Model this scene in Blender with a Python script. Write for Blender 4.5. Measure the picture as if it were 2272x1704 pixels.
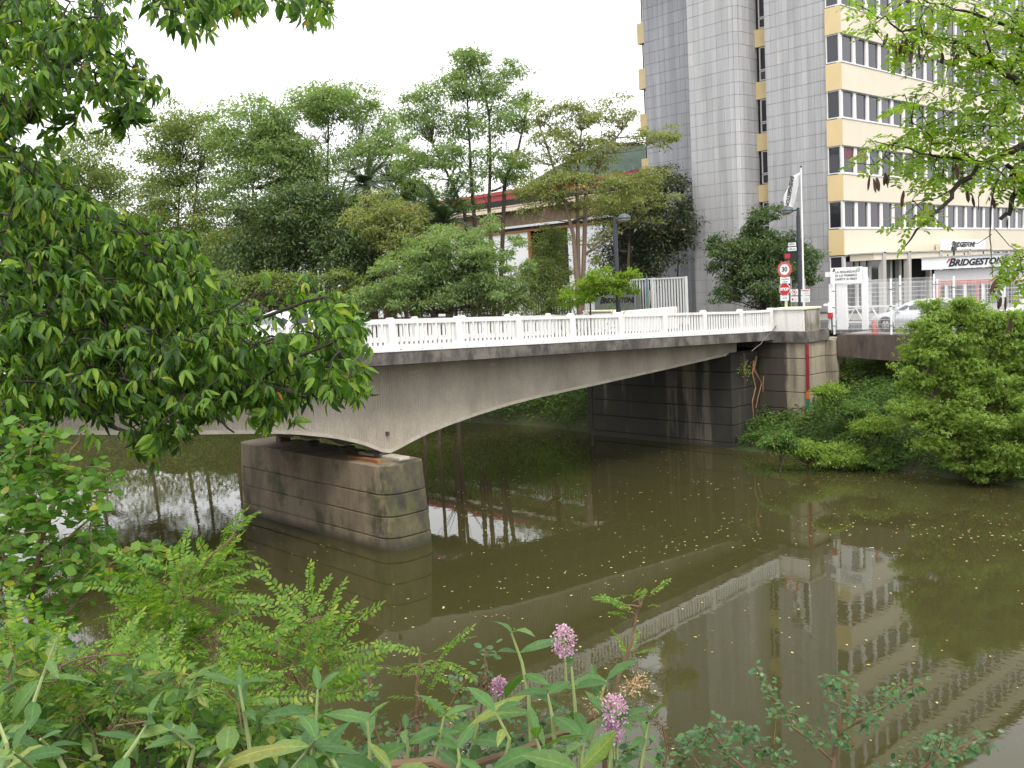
import bpy, math, random
import numpy as np
from mathutils import Matrix, Vector
random.seed(7)
rng = np.random.default_rng(7)
R = math.radians
for o in list(bpy.data.objects):
    bpy.data.objects.remove(o)
scene = bpy.context.scene
col = scene.collection

# ------------------------------------------------------------ camera
IW, IH, FPX = 2272.0, 1704.0, 2151.2          # photograph size and focal length in its pixels
YAW, PITCH, ROLL = R(47.278), R(5.761), R(2.964)
EYE = np.array([0.0, 0.0, 7.4])               # water is z = 0; bridge runs along X, river along Y
_f = np.array([math.cos(YAW)*math.cos(PITCH), math.sin(YAW)*math.cos(PITCH), -math.sin(PITCH)])
_r = np.array([math.sin(YAW), -math.cos(YAW), 0.0])
_d = np.cross(_f, _r)
_r2 = math.cos(ROLL)*_r + math.sin(ROLL)*_d
_d2 = -math.sin(ROLL)*_r + math.cos(ROLL)*_d
RM = np.array([_r2, _d2, _f])
cd = bpy.data.cameras.new('camera'); cam = bpy.data.objects.new('camera', cd); col.objects.link(cam)
cd.sensor_width = 36.0; cd.lens = 36.0*FPX/IW; cd.clip_end = 6000; cd.clip_start = 0.05
cam.matrix_world = Matrix(((_r2[0], -_d2[0], -_f[0], EYE[0]), (_r2[1], -_d2[1], -_f[1], EYE[1]),
                           (_r2[2], -_d2[2], -_f[2], EYE[2]), (0, 0, 0, 1)))
scene.camera = cam

# ------------------------------------------------------------ sky, sun, exposure (bright overcast)
SUN_EL, SUN_AZ = R(52), R(238)                # azimuth of the sun, counted from +X towards +Y
world = bpy.data.worlds.new('World'); scene.world = world; world.use_nodes = True
wn = world.node_tree.nodes; wl = world.node_tree.links
sky = wn.new('ShaderNodeTexSky'); sky.sky_type = 'NISHITA'; sky.sun_disc = False
sky.sun_elevation = SUN_EL; sky.sun_rotation = R(90) - SUN_AZ
sky.dust_density = 4.0; sky.ozone_density = 1.0; sky.air_density = 1.0
hs = wn.new('ShaderNodeHueSaturation'); hs.inputs['Saturation'].default_value = 0.16; hs.inputs['Value'].default_value = 1.0
wl.new(sky.outputs[0], hs.inputs['Color'])
cl = wn.new('ShaderNodeMix'); cl.data_type = 'RGBA'; cl.inputs[0].default_value = 0.8       # closed white cloud layer over the clear sky
cl.inputs[7].default_value = (13.0, 13.1, 13.4, 1); wl.new(hs.outputs[0], cl.inputs[6])
wl.new(cl.outputs[2], wn['Background'].inputs['Color'])
wn['Background'].inputs['Strength'].default_value = 0.12
sd = bpy.data.lights.new('sun', 'SUN'); sun = bpy.data.objects.new('sun', sd); col.objects.link(sun)
sd.energy = 1.5; sd.angle = R(16); sd.color = (1.0, 0.95, 0.87)
sun.rotation_euler = (R(90) - SUN_EL, 0, SUN_AZ + R(90)); sun.location = (0, 0, 60)
vs = scene.view_settings
vs.view_transform = 'Standard'; vs.look = 'None'; vs.gamma = 1.0; vs.use_curve_mapping = False
vs.exposure = 0.55
scene.render.engine = 'CYCLES'
scene.cycles.max_bounces = 8; scene.cycles.transparent_max_bounces = 6

# ------------------------------------------------------------ pixel -> place helpers
def ray(px, py):
    return RM.T @ np.array([(px-IW/2)/FPX, (py-IH/2)/FPX, 1.0])
def onz(px, py, z=0.0):
    d = ray(px, py); return EYE + d*(z-EYE[2])/d[2]
def ony(px, py, y):
    d = ray(px, py); return EYE + d*(y-EYE[1])/d[1]
def onx(px, py, x):
    d = ray(px, py); return EYE + d*(x-EYE[0])/d[0]
def at(px, py, dep):
    return EYE + ray(px, py)*dep

# ------------------------------------------------------------ mesh builder
class MB:
    def __init__(s): s.v = []; s.f = []
    def add(s, vs_, fs_):
        n = len(s.v); s.v += [tuple(map(float, p)) for p in vs_]; s.f += [tuple(i+n for i in f) for f in fs_]; return s
    def box(s, x0, x1, y0, y1, z0, z1):
        return s.add([(x0,y0,z0),(x1,y0,z0),(x1,y1,z0),(x0,y1,z0),(x0,y0,z1),(x1,y0,z1),(x1,y1,z1),(x0,y1,z1)],
                     [(3,2,1,0),(4,5,6,7),(0,1,5,4),(1,2,6,5),(2,3,7,6),(3,0,4,7)])
    def cbox(s, x0, x1, y0, y1, z0, z1, c=0.02):      # box with chamfered vertical edges and top
        def ring(k, z): return [(x0+k+c,y0+k,z),(x1-k-c,y0+k,z),(x1-k,y0+k+c,z),(x1-k,y1-k-c,z),(x1-k-c,y1-k,z),(x0+k+c,y1-k,z),(x0+k,y1-k-c,z),(x0+k,y0+k+c,z)]
        v = ring(0, z0)+ring(0, z1-c)+ring(c, z1); f = [tuple(range(7,-1,-1)), tuple(range(16,24))]
        for r in (0, 8):
            for i in range(8): j = (i+1) % 8; f.append((r+i, r+j, r+8+j, r+8+i))
        return s.add(v, f)
    def hexa(s, p):                                    # 8 corners, bottom ring then top ring
        return s.add(p, [(3,2,1,0),(4,5,6,7),(0,1,5,4),(1,2,6,5),(2,3,7,6),(3,0,4,7)])
    def prism(s, poly, a, b, axis=2):                  # polygon extruded along an axis
        n = len(poly)
        def mk(p, t):
            return (p[0], p[1], t) if axis == 2 else ((p[0], t, p[1]) if axis == 1 else (t, p[0], p[1]))
        v = [mk(p, a) for p in poly]+[mk(p, b) for p in poly]
        f = [tuple(range(n-1,-1,-1)), tuple(range(n, 2*n))]+[(i, (i+1) % n, n+(i+1) % n, n+i) for i in range(n)]
        return s.add(v, f)
    def tube(s, pts, rad, n=6, cap=True):
        pts = [Vector(p) for p in pts]
        if not hasattr(rad, '__len__'): rad = [rad]*len(pts)
        v = []; up = None
        for i, p in enumerate(pts):
            t = (pts[min(i+1, len(pts)-1)]-pts[max(i-1, 0)])
            if t.length < 1e-9: t = Vector((0,0,1))
            t.normalize()
            if up is None: up = Vector((1,0,0)) if abs(t.x) < 0.8 else Vector((0,1,0))
            a = (up - t*up.dot(t))
            if a.length < 1e-6: a = t.orthogonal()
            a.normalize(); up = a; b = t.cross(a)
            for k in range(n):
                q = p+(a*math.cos(2*math.pi*k/n)+b*math.sin(2*math.pi*k/n))*rad[i]; v.append((q.x, q.y, q.z))
        f = []
        for i in range(len(pts)-1):
            for k in range(n):
                j = (k+1) % n; f.append((i*n+k, i*n+j, (i+1)*n+j, (i+1)*n+k))
        if cap: f += [tuple(range(n-1,-1,-1)), tuple(range((len(pts)-1)*n, len(pts)*n))]
        return s.add(v, f)
    def lathe(s, prof, c=(0,0,0), n=20, axis=2):
        v = []; f = []
        for (r_, h) in prof:
            for k in range(n):
                a = 2*math.pi*k/n; x, y = r_*math.cos(a), r_*math.sin(a)
                q = (x, y, h) if axis == 2 else ((x, h, y) if axis == 1 else (h, x, y))
                v.append((q[0]+c[0], q[1]+c[1], q[2]+c[2]))
        for i in range(len(prof)-1):
            for k in range(n):
                j = (k+1) % n; f.append((i*n+k, i*n+j, (i+1)*n+j, (i+1)*n+k))
        f += [tuple(range(n-1,-1,-1)), tuple(range((len(prof)-1)*n, len(prof)*n))]
        return s.add(v, f)
    def mesh(s, name, mat=None, smooth=False):
        me = bpy.data.meshes.new(name); me.from_pydata(s.v, [], s.f)
        if mat: me.materials.append(mat)
        if smooth: me.polygons.foreach_set('use_smooth', [True]*len(me.polygons))
        me.update(); return me
    def build(s, name, mat, parent=None, world_=True, smooth=False):
        o = 0
        if parent is not None and world_:
            w = world_loc(parent); s.v = [(a-w[0], b-w[1], c-w[2]) for a, b, c in s.v]
        return link(name, s.mesh(name, mat, smooth), parent)
def world_loc(o):
    w = Vector((0,0,0))
    while o is not None: w += o.location; o = o.parent
    return w
def link(name, data, parent=None, loc=(0,0,0), rot=None):
    o = bpy.data.objects.new(name, data); col.objects.link(o); o.parent = parent; o.location = loc
    if rot: o.rotation_euler = rot
    return o
def tag(o, label=None, cat=None, group=None, kind=None):
    if label: o['label'] = label
    if cat: o['category'] = cat
    if group: o['group'] = group
    if kind: o['kind'] = kind
    return o
def thing(name, label, cat, loc=(0,0,0), rotz=0.0, group=None):
    o = link(name, None, None, tuple(float(c) for c in loc), (0,0,rotz)); o.empty_display_size = 0.3
    return tag(o, label, cat, group)
def fast_mesh(name, V, F4, mat, smooth=False):         # numpy quads or tris
    me = bpy.data.meshes.new(name); V = np.asarray(V, np.float32); F4 = np.asarray(F4, np.int32); k = F4.shape[1]
    me.vertices.add(len(V)); me.vertices.foreach_set('co', V.ravel())
    me.loops.add(F4.size); me.loops.foreach_set('vertex_index', F4.ravel())
    me.polygons.add(len(F4)); me.polygons.foreach_set('loop_start', np.arange(0, F4.size, k, dtype=np.int32))
    me.polygons.foreach_set('loop_total', np.full(len(F4), k, np.int32))
    if smooth: me.polygons.foreach_set('use_smooth', np.ones(len(F4), bool))
    me.materials.append(mat); me.update(calc_edges=True); return me

# ------------------------------------------------------------ materials
MATS = {}
def nodes_of(name):
    m = bpy.data.materials.new(name); m.use_nodes = True; MATS[name] = m
    return m, m.node_tree.nodes, m.node_tree.links, m.node_tree.nodes['Principled BSDF']
def ramp(n, stops, interp='LINEAR'):
    r = n.new('ShaderNodeValToRGB'); e = r.color_ramp.elements; r.color_ramp.interpolation = interp
    while len(e) < len(stops): e.new(0.5)
    for i, (p, c) in enumerate(stops): e[i].position = p; e[i].color = (*c, 1) if len(c) == 3 else c
    return r
def noise(n, l, scale, detail=5, rough=0.6, stretch=None, coord='Object', w=0.0):
    tc = n.new('ShaderNodeTexCoord'); mp = n.new('ShaderNodeMapping'); l.new(tc.outputs[coord], mp.inputs[0])
    if stretch: mp.inputs['Scale'].default_value = stretch
    mp.inputs['Location'].default_value = (w*3.1, w*1.7, w*2.3)
    t = n.new('ShaderNodeTexNoise'); t.inputs['Scale'].default_value = scale; t.inputs['Detail'].default_value = detail
    t.inputs['Roughness'].default_value = rough; l.new(mp.outputs[0], t.inputs['Vector']); return t
def mixc(n, l, fac, a, b, blend='MIX'):
    m = n.new('ShaderNodeMix'); m.data_type = 'RGBA'; m.blend_type = blend
    for s_, v in ((m.inputs[0], fac), (m.inputs[6], a), (m.inputs[7], b)):
        if hasattr(v, 'default_value') or hasattr(v, 'is_output'): l.new(v, s_)
        else: s_.default_value = v if not isinstance(v, tuple) else ((*v, 1) if len(v) == 3 else v)
    return m.outputs[2]
def bump(n, l, b, h, strength=0.3, dist=0.02):
    k = n.new('ShaderNodeBump'); k.inputs['Strength'].default_value = strength; k.inputs['Distance'].default_value = dist
    l.new(h, k.inputs['Height']); l.new(k.outputs[0], b.inputs['Normal']); return k
def plain(name, c, rough=0.5, metal=0.0, var=0.12, scale=3.0, bmp=0.0, rand=0.0):
    m, n, l, b = nodes_of(name); t = noise(n, l, scale)
    r = ramp(n, [(0.3, tuple(x*(1-var) for x in c)), (0.7, tuple(min(1, x*(1+var*0.6)) for x in c))]); l.new(t.outputs[0], r.inputs[0]); out = r.outputs[0]
    if rand:
        oi = n.new('ShaderNodeObjectInfo'); rr = ramp(n, [(0, (1-rand,)*3), (1, (1.0,)*3)]); l.new(oi.outputs['Random'], rr.inputs[0])
        out = mixc(n, l, 1.0, out, rr.outputs[0], 'MULTIPLY')
    l.new(out, b.inputs['Base Color']); b.inputs['Roughness'].default_value = rough; b.inputs['Metallic'].default_value = metal
    if bmp: bump(n, l, b, t.outputs[0], bmp)
    return m
def nmk(n, l, q):
    r = ramp(n, [(0.42, (0,0,0)), (0.58, (1,1,1))]); l.new(q.outputs[0], r.inputs[0]); return r.outputs[0]
def concrete(name, c, dark, stain=0.45, moss=0.0, rough=0.85, streak=(1.2,1.2,0.15), scale=1.5, lo=0.42, hi=0.68, tide=0.0, nose=False, wet=None):
    m, n, l, b = nodes_of(name)
    f = noise(n, l, 14, 8, 0.7); s_ = noise(n, l, scale, 6, 0.65, streak, w=1); g = noise(n, l, 0.9, 4, 0.6, w=2)
    r1 = ramp(n, [(0.3, tuple(x*0.82 for x in c)), (0.72, tuple(x*1.1 for x in c))]); l.new(f.outputs[0], r1.inputs[0])
    r2 = ramp(n, [(lo, (0,0,0)), (hi, (stain,)*3)]); l.new(s_.outputs[0], r2.inputs[0])
    o = mixc(n, l, r2.outputs[0], r1.outputs[0], dark)
    if moss:
        r3 = ramp(n, [(0.52, (0,0,0)), (0.64, (moss,)*3)]); l.new(g.outputs[0], r3.inputs[0])
        o = mixc(n, l, r3.outputs[0], o, (0.055, 0.065, 0.022))
    if wet is not None:                                # black run-off stain on the side next to the deck
        tc = n.new('ShaderNodeTexCoord'); sp_ = n.new('ShaderNodeSeparateXYZ'); l.new(tc.outputs['Object'], sp_.inputs[0]); q = noise(n, l, 1.4, 6, 0.7, (1,1,0.35), w=9)
        ma = n.new('ShaderNodeMath'); ma.operation = 'MULTIPLY_ADD'; l.new(q.outputs[0], ma.inputs[0]); ma.inputs[1].default_value = 0.7; l.new(sp_.outputs[1], ma.inputs[2])
        mr = n.new('ShaderNodeMapRange'); l.new(ma.outputs[0], mr.inputs[0]); mr.inputs[1].default_value = wet+0.33; mr.inputs[2].default_value = wet+0.45; mr.inputs[4].default_value = 0.9
        o = mixc(n, l, mr.outputs[0], o, (0.035,0.030,0.024))
    if nose:                                           # black crust and moss on the upstream nose of the pier
        tc = n.new('ShaderNodeTexCoord'); sp_ = n.new('ShaderNodeSeparateXYZ'); l.new(tc.outputs['Object'], sp_.inputs[0]); q = noise(n, l, 2.2, 6, 0.7, (1,1,0.5), w=8)
        ma = n.new('ShaderNodeMath'); ma.operation = 'MULTIPLY_ADD'; l.new(q.outputs[0], ma.inputs[0]); ma.inputs[1].default_value = 2.6; l.new(sp_.outputs[1], ma.inputs[2])
        r5 = ramp(n, [(0.0, (0.8,)*3), (1.0, (0,0,0))]); mr = n.new('ShaderNodeMapRange'); l.new(ma.outputs[0], mr.inputs[0]); mr.inputs[1].default_value = -3.0; mr.inputs[2].default_value = -2.5; l.new(mr.outputs[0], r5.inputs[0])
        o = mixc(n, l, r5.outputs[0], o, mixc(n, l, nmk(n, l, q), (0.022,0.021,0.020), (0.075,0.075,0.03)))
    if tide:                                           # dark algae line left by the water
        tc = n.new('ShaderNodeTexCoord'); sp_ = n.new('ShaderNodeSeparateXYZ'); l.new(tc.outputs['Object'], sp_.inputs[0])
        nz = n.new('ShaderNodeMath'); nz.operation = 'MULTIPLY_ADD'; l.new(g.outputs[0], nz.inputs[0]); nz.inputs[1].default_value = -0.35; l.new(sp_.outputs[2], nz.inputs[2])
        r4 = ramp(n, [(0.0, (0.85,)*3), (tide, (0,0,0))]); ad = n.new('ShaderNodeMath'); ad.operation = 'ADD'; l.new(nz.outputs[0], ad.inputs[0]); ad.inputs[1].default_value = 0.12; l.new(ad.outputs[0], r4.inputs[0])
        o = mixc(n, l, r4.outputs[0], o, (0.035,0.034,0.018))
    l.new(o, b.inputs['Base Color']); b.inputs['Roughness'].default_value = rough
    bump(n, l, b, f.outputs[0], 0.45, 0.016); return m
M = MATS
concrete('girder_concrete', (0.42,0.375,0.31), (0.22,0.19,0.15), 0.6, streak=(0.6,0.6,0.22), lo=0.40, hi=0.66)
concrete('edge_concrete', (0.46,0.415,0.345), (0.25,0.22,0.18), 0.55)
concrete('fascia_concrete', (0.17,0.152,0.132), (0.045,0.040,0.038), 0.92, streak=(1.0,1.0,0.5), scale=2.2, lo=0.40, hi=0.60)
concrete('pier_concrete', (0.27,0.21,0.14), (0.085,0.065,0.042), 0.75, moss=0.75, streak=(0.8,0.8,0.25), tide=0.22, nose=True)
concrete('abutment_concrete', (0.23,0.195,0.15), (0.028,0.025,0.021), 0.97, moss=0.25, streak=(0.9,0.9,0.08), scale=0.8, lo=0.34, hi=0.46, tide=0.3)
concrete('pilaster_concrete', (0.37,0.32,0.235), (0.09,0.078,0.058), 0.75, streak=(1.4,1.4,0.2), lo=0.44, hi=0.68, wet=-4.75)
concrete('beam_concrete', (0.115,0.085,0.065), (0.035,0.028,0.026), 0.9, streak=(1.5,1.5,0.35), scale=2.0)
concrete('parapet_paint', (0.74,0.72,0.68), (0.32,0.31,0.25), 0.55, streak=(2.6,2.6,0.25), scale=1.6, lo=0.52, hi=0.74)
concrete('old_wall_paint', (0.46,0.42,0.38), (0.12,0.11,0.07), 0.85, moss=0.5, streak=(2.2,2.2,0.3), lo=0.4, hi=0.6)
concrete('column_concrete', (0.46,0.44,0.42), (0.3,0.28,0.26), 0.4)
plain('coping_cream', (0.70,0.64,0.46), 0.7, var=0.15)
def white_paint(name, c=(0.74,0.73,0.71), dirt=0.45):
    m, n, l, b = nodes_of(name)
    s_ = noise(n, l, 2.5, 6, 0.7, (1,1,0.6), w=3); r2 = ramp(n, [(0.50, (0,0,0)), (0.75, (dirt,)*3)]); l.new(s_.outputs[0], r2.inputs[0])
    oi = n.new('ShaderNodeObjectInfo'); rr = ramp(n, [(0, (0.93,)*3), (1, (1.0,)*3)]); l.new(oi.outputs['Random'], rr.inputs[0])
    o = mixc(n, l, r2.outputs[0], c, tuple(x*0.6 for x in c)); o = mixc(n, l, 1.0, o, rr.outputs[0], 'MULTIPLY')
    l.new(o, b.inputs['Base Color']); b.inputs['Roughness'].default_value = 0.5; return m
white_paint('railing_white'); white_paint('steel_white', (0.80,0.80,0.80), 0.12); white_paint('panel_white', (0.78,0.78,0.78), 0.1)
def tile_mat(name, c):
    m, n, l, b = nodes_of(name); f = noise(n, l, 20, 6, 0.7); g = noise(n, l, 0.35, 3, 0.5, (1,1,0.25), coord='Object')
    oi = n.new('ShaderNodeObjectInfo'); gi = n.new('ShaderNodeNewGeometry')
    ad = n.new('ShaderNodeMath'); ad.operation = 'ADD'; l.new(oi.outputs['Random'], ad.inputs[0]); l.new(gi.outputs['Random Per Island'], ad.inputs[1])
    fr = n.new('ShaderNodeMath'); fr.operation = 'FRACT'; l.new(ad.outputs[0], fr.inputs[0])
    r1 = ramp(n, [(0, tuple(x*0.95 for x in c)), (0.8, c), (0.95, tuple(x*1.03 for x in c)), (1, (c[0]*1.10, c[1]*1.07, c[2]*1.03))]); l.new(fr.outputs[0], r1.inputs[0])
    r2 = ramp(n, [(0.3, (0.88,)*3), (0.7, (1.06,)*3)]); l.new(f.outputs[0], r2.inputs[0])
    o = mixc(n, l, 1.0, r1.outputs[0], r2.outputs[0], 'MULTIPLY')
    tcg = n.new('ShaderNodeNewGeometry'); mpg = n.new('ShaderNodeMapping'); mpg.inputs['Scale'].default_value = (1.0,1.0,0.05); l.new(tcg.outputs['Position'], mpg.inputs[0])
    st_ = n.new('ShaderNodeTexNoise'); st_.inputs['Scale'].default_value = 2.2; st_.inputs['Detail'].default_value = 6; l.new(mpg.outputs[0], st_.inputs['Vector']); r3 = ramp(n, [(0.35, (0.80,)*3), (0.62, (1.05,)*3)]); l.new(st_.outputs[0], r3.inputs[0])
    o = mixc(n, l, 1.0, o, r3.outputs[0], 'MULTIPLY')
    l.new(o, b.inputs['Base Color']); b.inputs['Roughness'].default_value = 0.6; bump(n, l, b, f.outputs[0], 0.15, 0.01); return m
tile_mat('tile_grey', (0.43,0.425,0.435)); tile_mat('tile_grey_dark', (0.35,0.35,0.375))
plain('tile_joint', (0.27,0.265,0.27), 0.9)
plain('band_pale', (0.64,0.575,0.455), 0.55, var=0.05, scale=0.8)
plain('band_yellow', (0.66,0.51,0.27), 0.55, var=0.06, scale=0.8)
plain('window_frame', (0.72,0.70,0.69), 0.45, var=0.05)
plain('window_frame_dull', (0.55,0.53,0.50), 0.5, var=0.08)
def glass_mat(name, c, rough=0.04, rnd=0.5):
    m, n, l, b = nodes_of(name); oi = n.new('ShaderNodeObjectInfo')
    r1 = ramp(n, [(0, c), (0.55, tuple(x*1.5 for x in c)), (1, tuple(x*(1.5+rnd*3) for x in c))]); l.new(oi.outputs['Random'], r1.inputs[0])
    l.new(r1.outputs[0], b.inputs['Base Color']); b.inputs['Roughness'].default_value = rough; b.inputs['IOR'].default_value = 1.5
    t = noise(n, l, 1.3, 2, 0.5, w=4); bump(n, l, b, t.outputs[0], 0.05, 0.02); return m
glass_mat('office_glass', (0.020,0.019,0.026)); glass_mat('car_glass', (0.02,0.025,0.03), 0.02, 0.1)
plain('dark_interior', (0.022,0.02,0.02), 0.9)
plain('red_glass_shade', (0.12,0.012,0.015), 0.4)
plain('asphalt', (0.055,0.054,0.053), 0.9, var=0.3, scale=30, bmp=0.3)
plain('pavement', (0.24,0.23,0.215), 0.9, var=0.2, scale=8, bmp=0.2)
plain('sign_white', (0.80,0.80,0.80), 0.4, var=0.04)
plain('sign_red', (0.50,0.035,0.035), 0.4, var=0.08)
plain('sign_faded_red', (0.52,0.10,0.075), 0.5, var=0.1)
plain('sign_black', (0.018,0.018,0.02), 0.45)
plain('sign_grey_text', (0.20,0.20,0.20), 0.5)
plain('sign_green', (0.10,0.26,0.19), 0.5)
plain('lamp_metal', (0.045,0.05,0.06), 0.45, 0.3)
plain('lamp_grey', (0.075,0.09,0.095), 0.4, 0.2)
plain('lamp_diffuser', (0.30,0.27,0.25), 0.4)
plain('pole_cream', (0.72,0.68,0.50), 0.5)
plain('galvanised', (0.42,0.43,0.43), 0.45, 0.5)
plain('panel_grey_green', (0.20,0.225,0.20), 0.5)
plain('blue_post', (0.10,0.22,0.27), 0.5)
plain('gauge_red', (0.26,0.02,0.028), 0.6, var=0.35, scale=6); plain('gauge_orange', (0.62,0.15,0.02), 0.6, var=0.25, scale=8); plain('gauge_green', (0.015,0.17,0.085), 0.6, var=0.25, scale=8)
plain('cone_orange', (0.60,0.09,0.04), 0.5)
plain('warehouse_red', (0.34,0.05,0.04), 0.6, var=0.18)
plain('warehouse_roof', (0.33,0.28,0.215), 0.85, var=0.25, scale=1.5)
plain('warehouse_wall', (0.235,0.16,0.105), 0.8, var=0.25, scale=2)
plain('warehouse_white', (0.76,0.76,0.77), 0.6, var=0.06)
plain('rust', (0.28,0.11,0.03), 0.8, var=0.35, scale=4)
plain('chimney_brick', (0.30,0.19,0.125), 0.9, var=0.25, scale=4)
plain('car_silver', (0.56,0.57,0.59), 0.25, 0.35, var=0.02); plain('car_white', (0.74,0.75,0.76), 0.22, 0.0, var=0.02); plain('car_dark', (0.03,0.035,0.045), 0.25, 0.2)
plain('tyre', (0.02,0.02,0.02), 0.85); plain('rim', (0.45,0.45,0.47), 0.3, 0.7)
plain('lens_red', (0.45,0.02,0.02), 0.2); plain('lens_clear', (0.6,0.62,0.65), 0.1)
plain('cable_black', (0.02,0.02,0.02), 0.6); plain('cable_grey', (0.30,0.30,0.28), 0.6)
plain('bark_brown', (0.075,0.052,0.036), 0.9, var=0.4, scale=10, bmp=0.5)
plain('bark_dark', (0.028,0.02,0.015), 0.9, var=0.4, scale=14, bmp=0.5)
plain('bark_pale', (0.16,0.115,0.08), 0.9, var=0.3, scale=10, bmp=0.5)
plain('stem_green', (0.22,0.27,0.10), 0.6, var=0.15); plain('stem_brown', (0.14,0.085,0.045), 0.8, var=0.25, scale=12)
plain('dry_root', (0.33,0.17,0.075), 0.9, var=0.3)
plain('pod_brown', (0.048,0.017,0.010), 0.6, var=0.4, scale=20)
plain('dry_flower', (0.10,0.062,0.03), 0.9, var=0.4, scale=60); plain('dry_tan', (0.45,0.31,0.16), 0.9, var=0.3, scale=40)
def soil():
    m, n, l, b = nodes_of('soil'); t = noise(n, l, 0.9, 8, 0.7); r = ramp(n, [(0.35, (0.045,0.04,0.02)), (0.55, (0.05,0.07,0.022)), (0.75, (0.10,0.08,0.045))])
    l.new(t.outputs[0], r.inputs[0]); l.new(r.outputs[0], b.inputs['Base Color']); b.inputs['Roughness'].default_value = 1.0
    f = noise(n, l, 9, 8, 0.7, w=2); bump(n, l, b, f.outputs[0], 0.8, 0.1)
soil()
def hillm():
    m, n, l, b = nodes_of('hill_wood'); t = noise(n, l, 0.035, 10, 0.75); r = ramp(n, [(0.35, (0.018,0.034,0.022)), (0.55, (0.030,0.052,0.030)), (0.72, (0.07,0.075,0.045))])
    l.new(t.outputs[0], r.inputs[0]); l.new(r.outputs[0], b.inputs['Base Color']); b.inputs['Roughness'].default_value = 1.0
    bump(n, l, b, t.outputs[0], 1.0, 6.0)
hillm()
def water():
    m, n, l, b = nodes_of('river_water')
    g = noise(n, l, 0.05, 4, 0.55, w=5); r = ramp(n, [(0.3, (0.040,0.038,0.013)), (0.7, (0.053,0.049,0.019))]); l.new(g.outputs[0], r.inputs[0]); l.new(r.outputs[0], b.inputs['Base Color'])
    b.inputs['Roughness'].default_value = 0.015; b.inputs['IOR'].default_value = 1.333
    a = noise(n, l, 1.6, 3, 0.5, (1.0, 1.0, 1.0), w=1); c = noise(n, l, 7.0, 2, 0.5, (1.0, 0.6, 1.0), w=2); p = noise(n, l, 0.13, 3, 0.5, w=7)
    rp = ramp(n, [(0.44, (0.06,)*3), (0.62, (1.0,)*3)]); l.new(p.outputs[0], rp.inputs[0])
    k = n.new('ShaderNodeMath'); k.operation = 'MULTIPLY'; l.new(c.outputs[0], k.inputs[0]); l.new(rp.outputs[0], k.inputs[1])
    k2 = n.new('ShaderNodeMath'); k2.operation = 'MULTIPLY'; l.new(k.outputs[0], k2.inputs[0]); k2.inputs[1].default_value = 1.0
    s_ = n.new('ShaderNodeMath'); s_.operation = 'ADD'; l.new(a.outputs[0], s_.inputs[0]); l.new(k2.outputs[0], s_.inputs[1])
    bump(n, l, b, s_.outputs[0], 0.04, 0.03); return m
water()
def leaf_mat(name, stops, trans=0.45, rough=0.45, spec=0.4, vein=0.0):
    m, n, l, b = nodes_of(name); gi = n.new('ShaderNodeNewGeometry'); oi = n.new('ShaderNodeObjectInfo')
    ad = n.new('ShaderNodeMath'); ad.operation = 'ADD'; l.new(oi.outputs['Random'], ad.inputs[0]); l.new(gi.outputs['Random Per Island'], ad.inputs[1])
    fr = n.new('ShaderNodeMath'); fr.operation = 'FRACT'; l.new(ad.outputs[0], fr.inputs[0])
    r = ramp(n, stops); l.new(fr.outputs[0], r.inputs[0]); t = noise(n, l, 12, 3, 0.6); rv = ramp(n, [(0.3, (0.82,)*3), (0.7, (1.12,)*3)]); l.new(t.outputs[0], rv.inputs[0])
    o = mixc(n, l, 1.0, r.outputs[0], rv.outputs[0], 'MULTIPLY')
    if vein:
        at_ = n.new('ShaderNodeAttribute'); at_.attribute_name = 'leafuv'; sx_ = n.new('ShaderNodeSeparateXYZ'); l.new(at_.outputs['Vector'], sx_.inputs[0])
        def mth(op, a, c_=None):
            k = n.new('ShaderNodeMath'); k.operation = op
            for q, v in enumerate((a, c_)):
                if v is None: continue
                if isinstance(v, (int, float)): k.inputs[q].default_value = v
                else: l.new(v, k.inputs[q])
            return k.outputs[0]
        ay = mth('ABSOLUTE', sx_.outputs[1]); rib = ramp(n, [(0.0, (vein,)*3), (0.09, (0,0,0))]); l.new(ay, rib.inputs[0])
        sv = mth('ABSOLUTE', mth('SUBTRACT', mth('FRACT', mth('MULTIPLY', mth('SUBTRACT', sx_.outputs[0], mth('MULTIPLY', ay, 0.16)), 9.0)), 0.5)); rs_ = ramp(n, [(0.0, (vein*0.45,)*3), (0.12, (0,0,0))]); l.new(sv, rs_.inputs[0])
        o = mixc(n, l, rib.outputs[0], o, mixc(n, l, 1.0, o, (2.2,2.0,1.8), 'MULTIPLY')); o = mixc(n, l, rs_.outputs[0], o, mixc(n, l, 1.0, o, (1.6,1.5,1.4), 'MULTIPLY'))
        tn = noise(n, l, 5, 4, 0.6, coord='Object', w=6); bl = ramp(n, [(0.60, (0,0,0)), (0.74, (0.55,)*3)]); l.new(tn.outputs[0], bl.inputs[0]); o = mixc(n, l, bl.outputs[0], o, mixc(n, l, 1.0, o, (1.9,1.25,0.7), 'MULTIPLY'))
    l.new(o, b.inputs['Base Color']); b.inputs['Roughness'].default_value = rough; b.inputs['Specular IOR Level'].default_value = spec
    tr = n.new('ShaderNodeBsdfTranslucent'); tm = mixc(n, l, 1.0, o, (1.5, 1.55, 0.55), 'MULTIPLY'); l.new(tm, tr.inputs['Color'])
    mx = n.new('ShaderNodeMixShader'); mx.inputs[0].default_value = trans; l.new(b.outputs[0], mx.inputs[1]); l.new(tr.outputs[0], mx.inputs[2])
    l.new(mx.outputs[0], n['Material Output'].inputs['Surface']); return m
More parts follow.
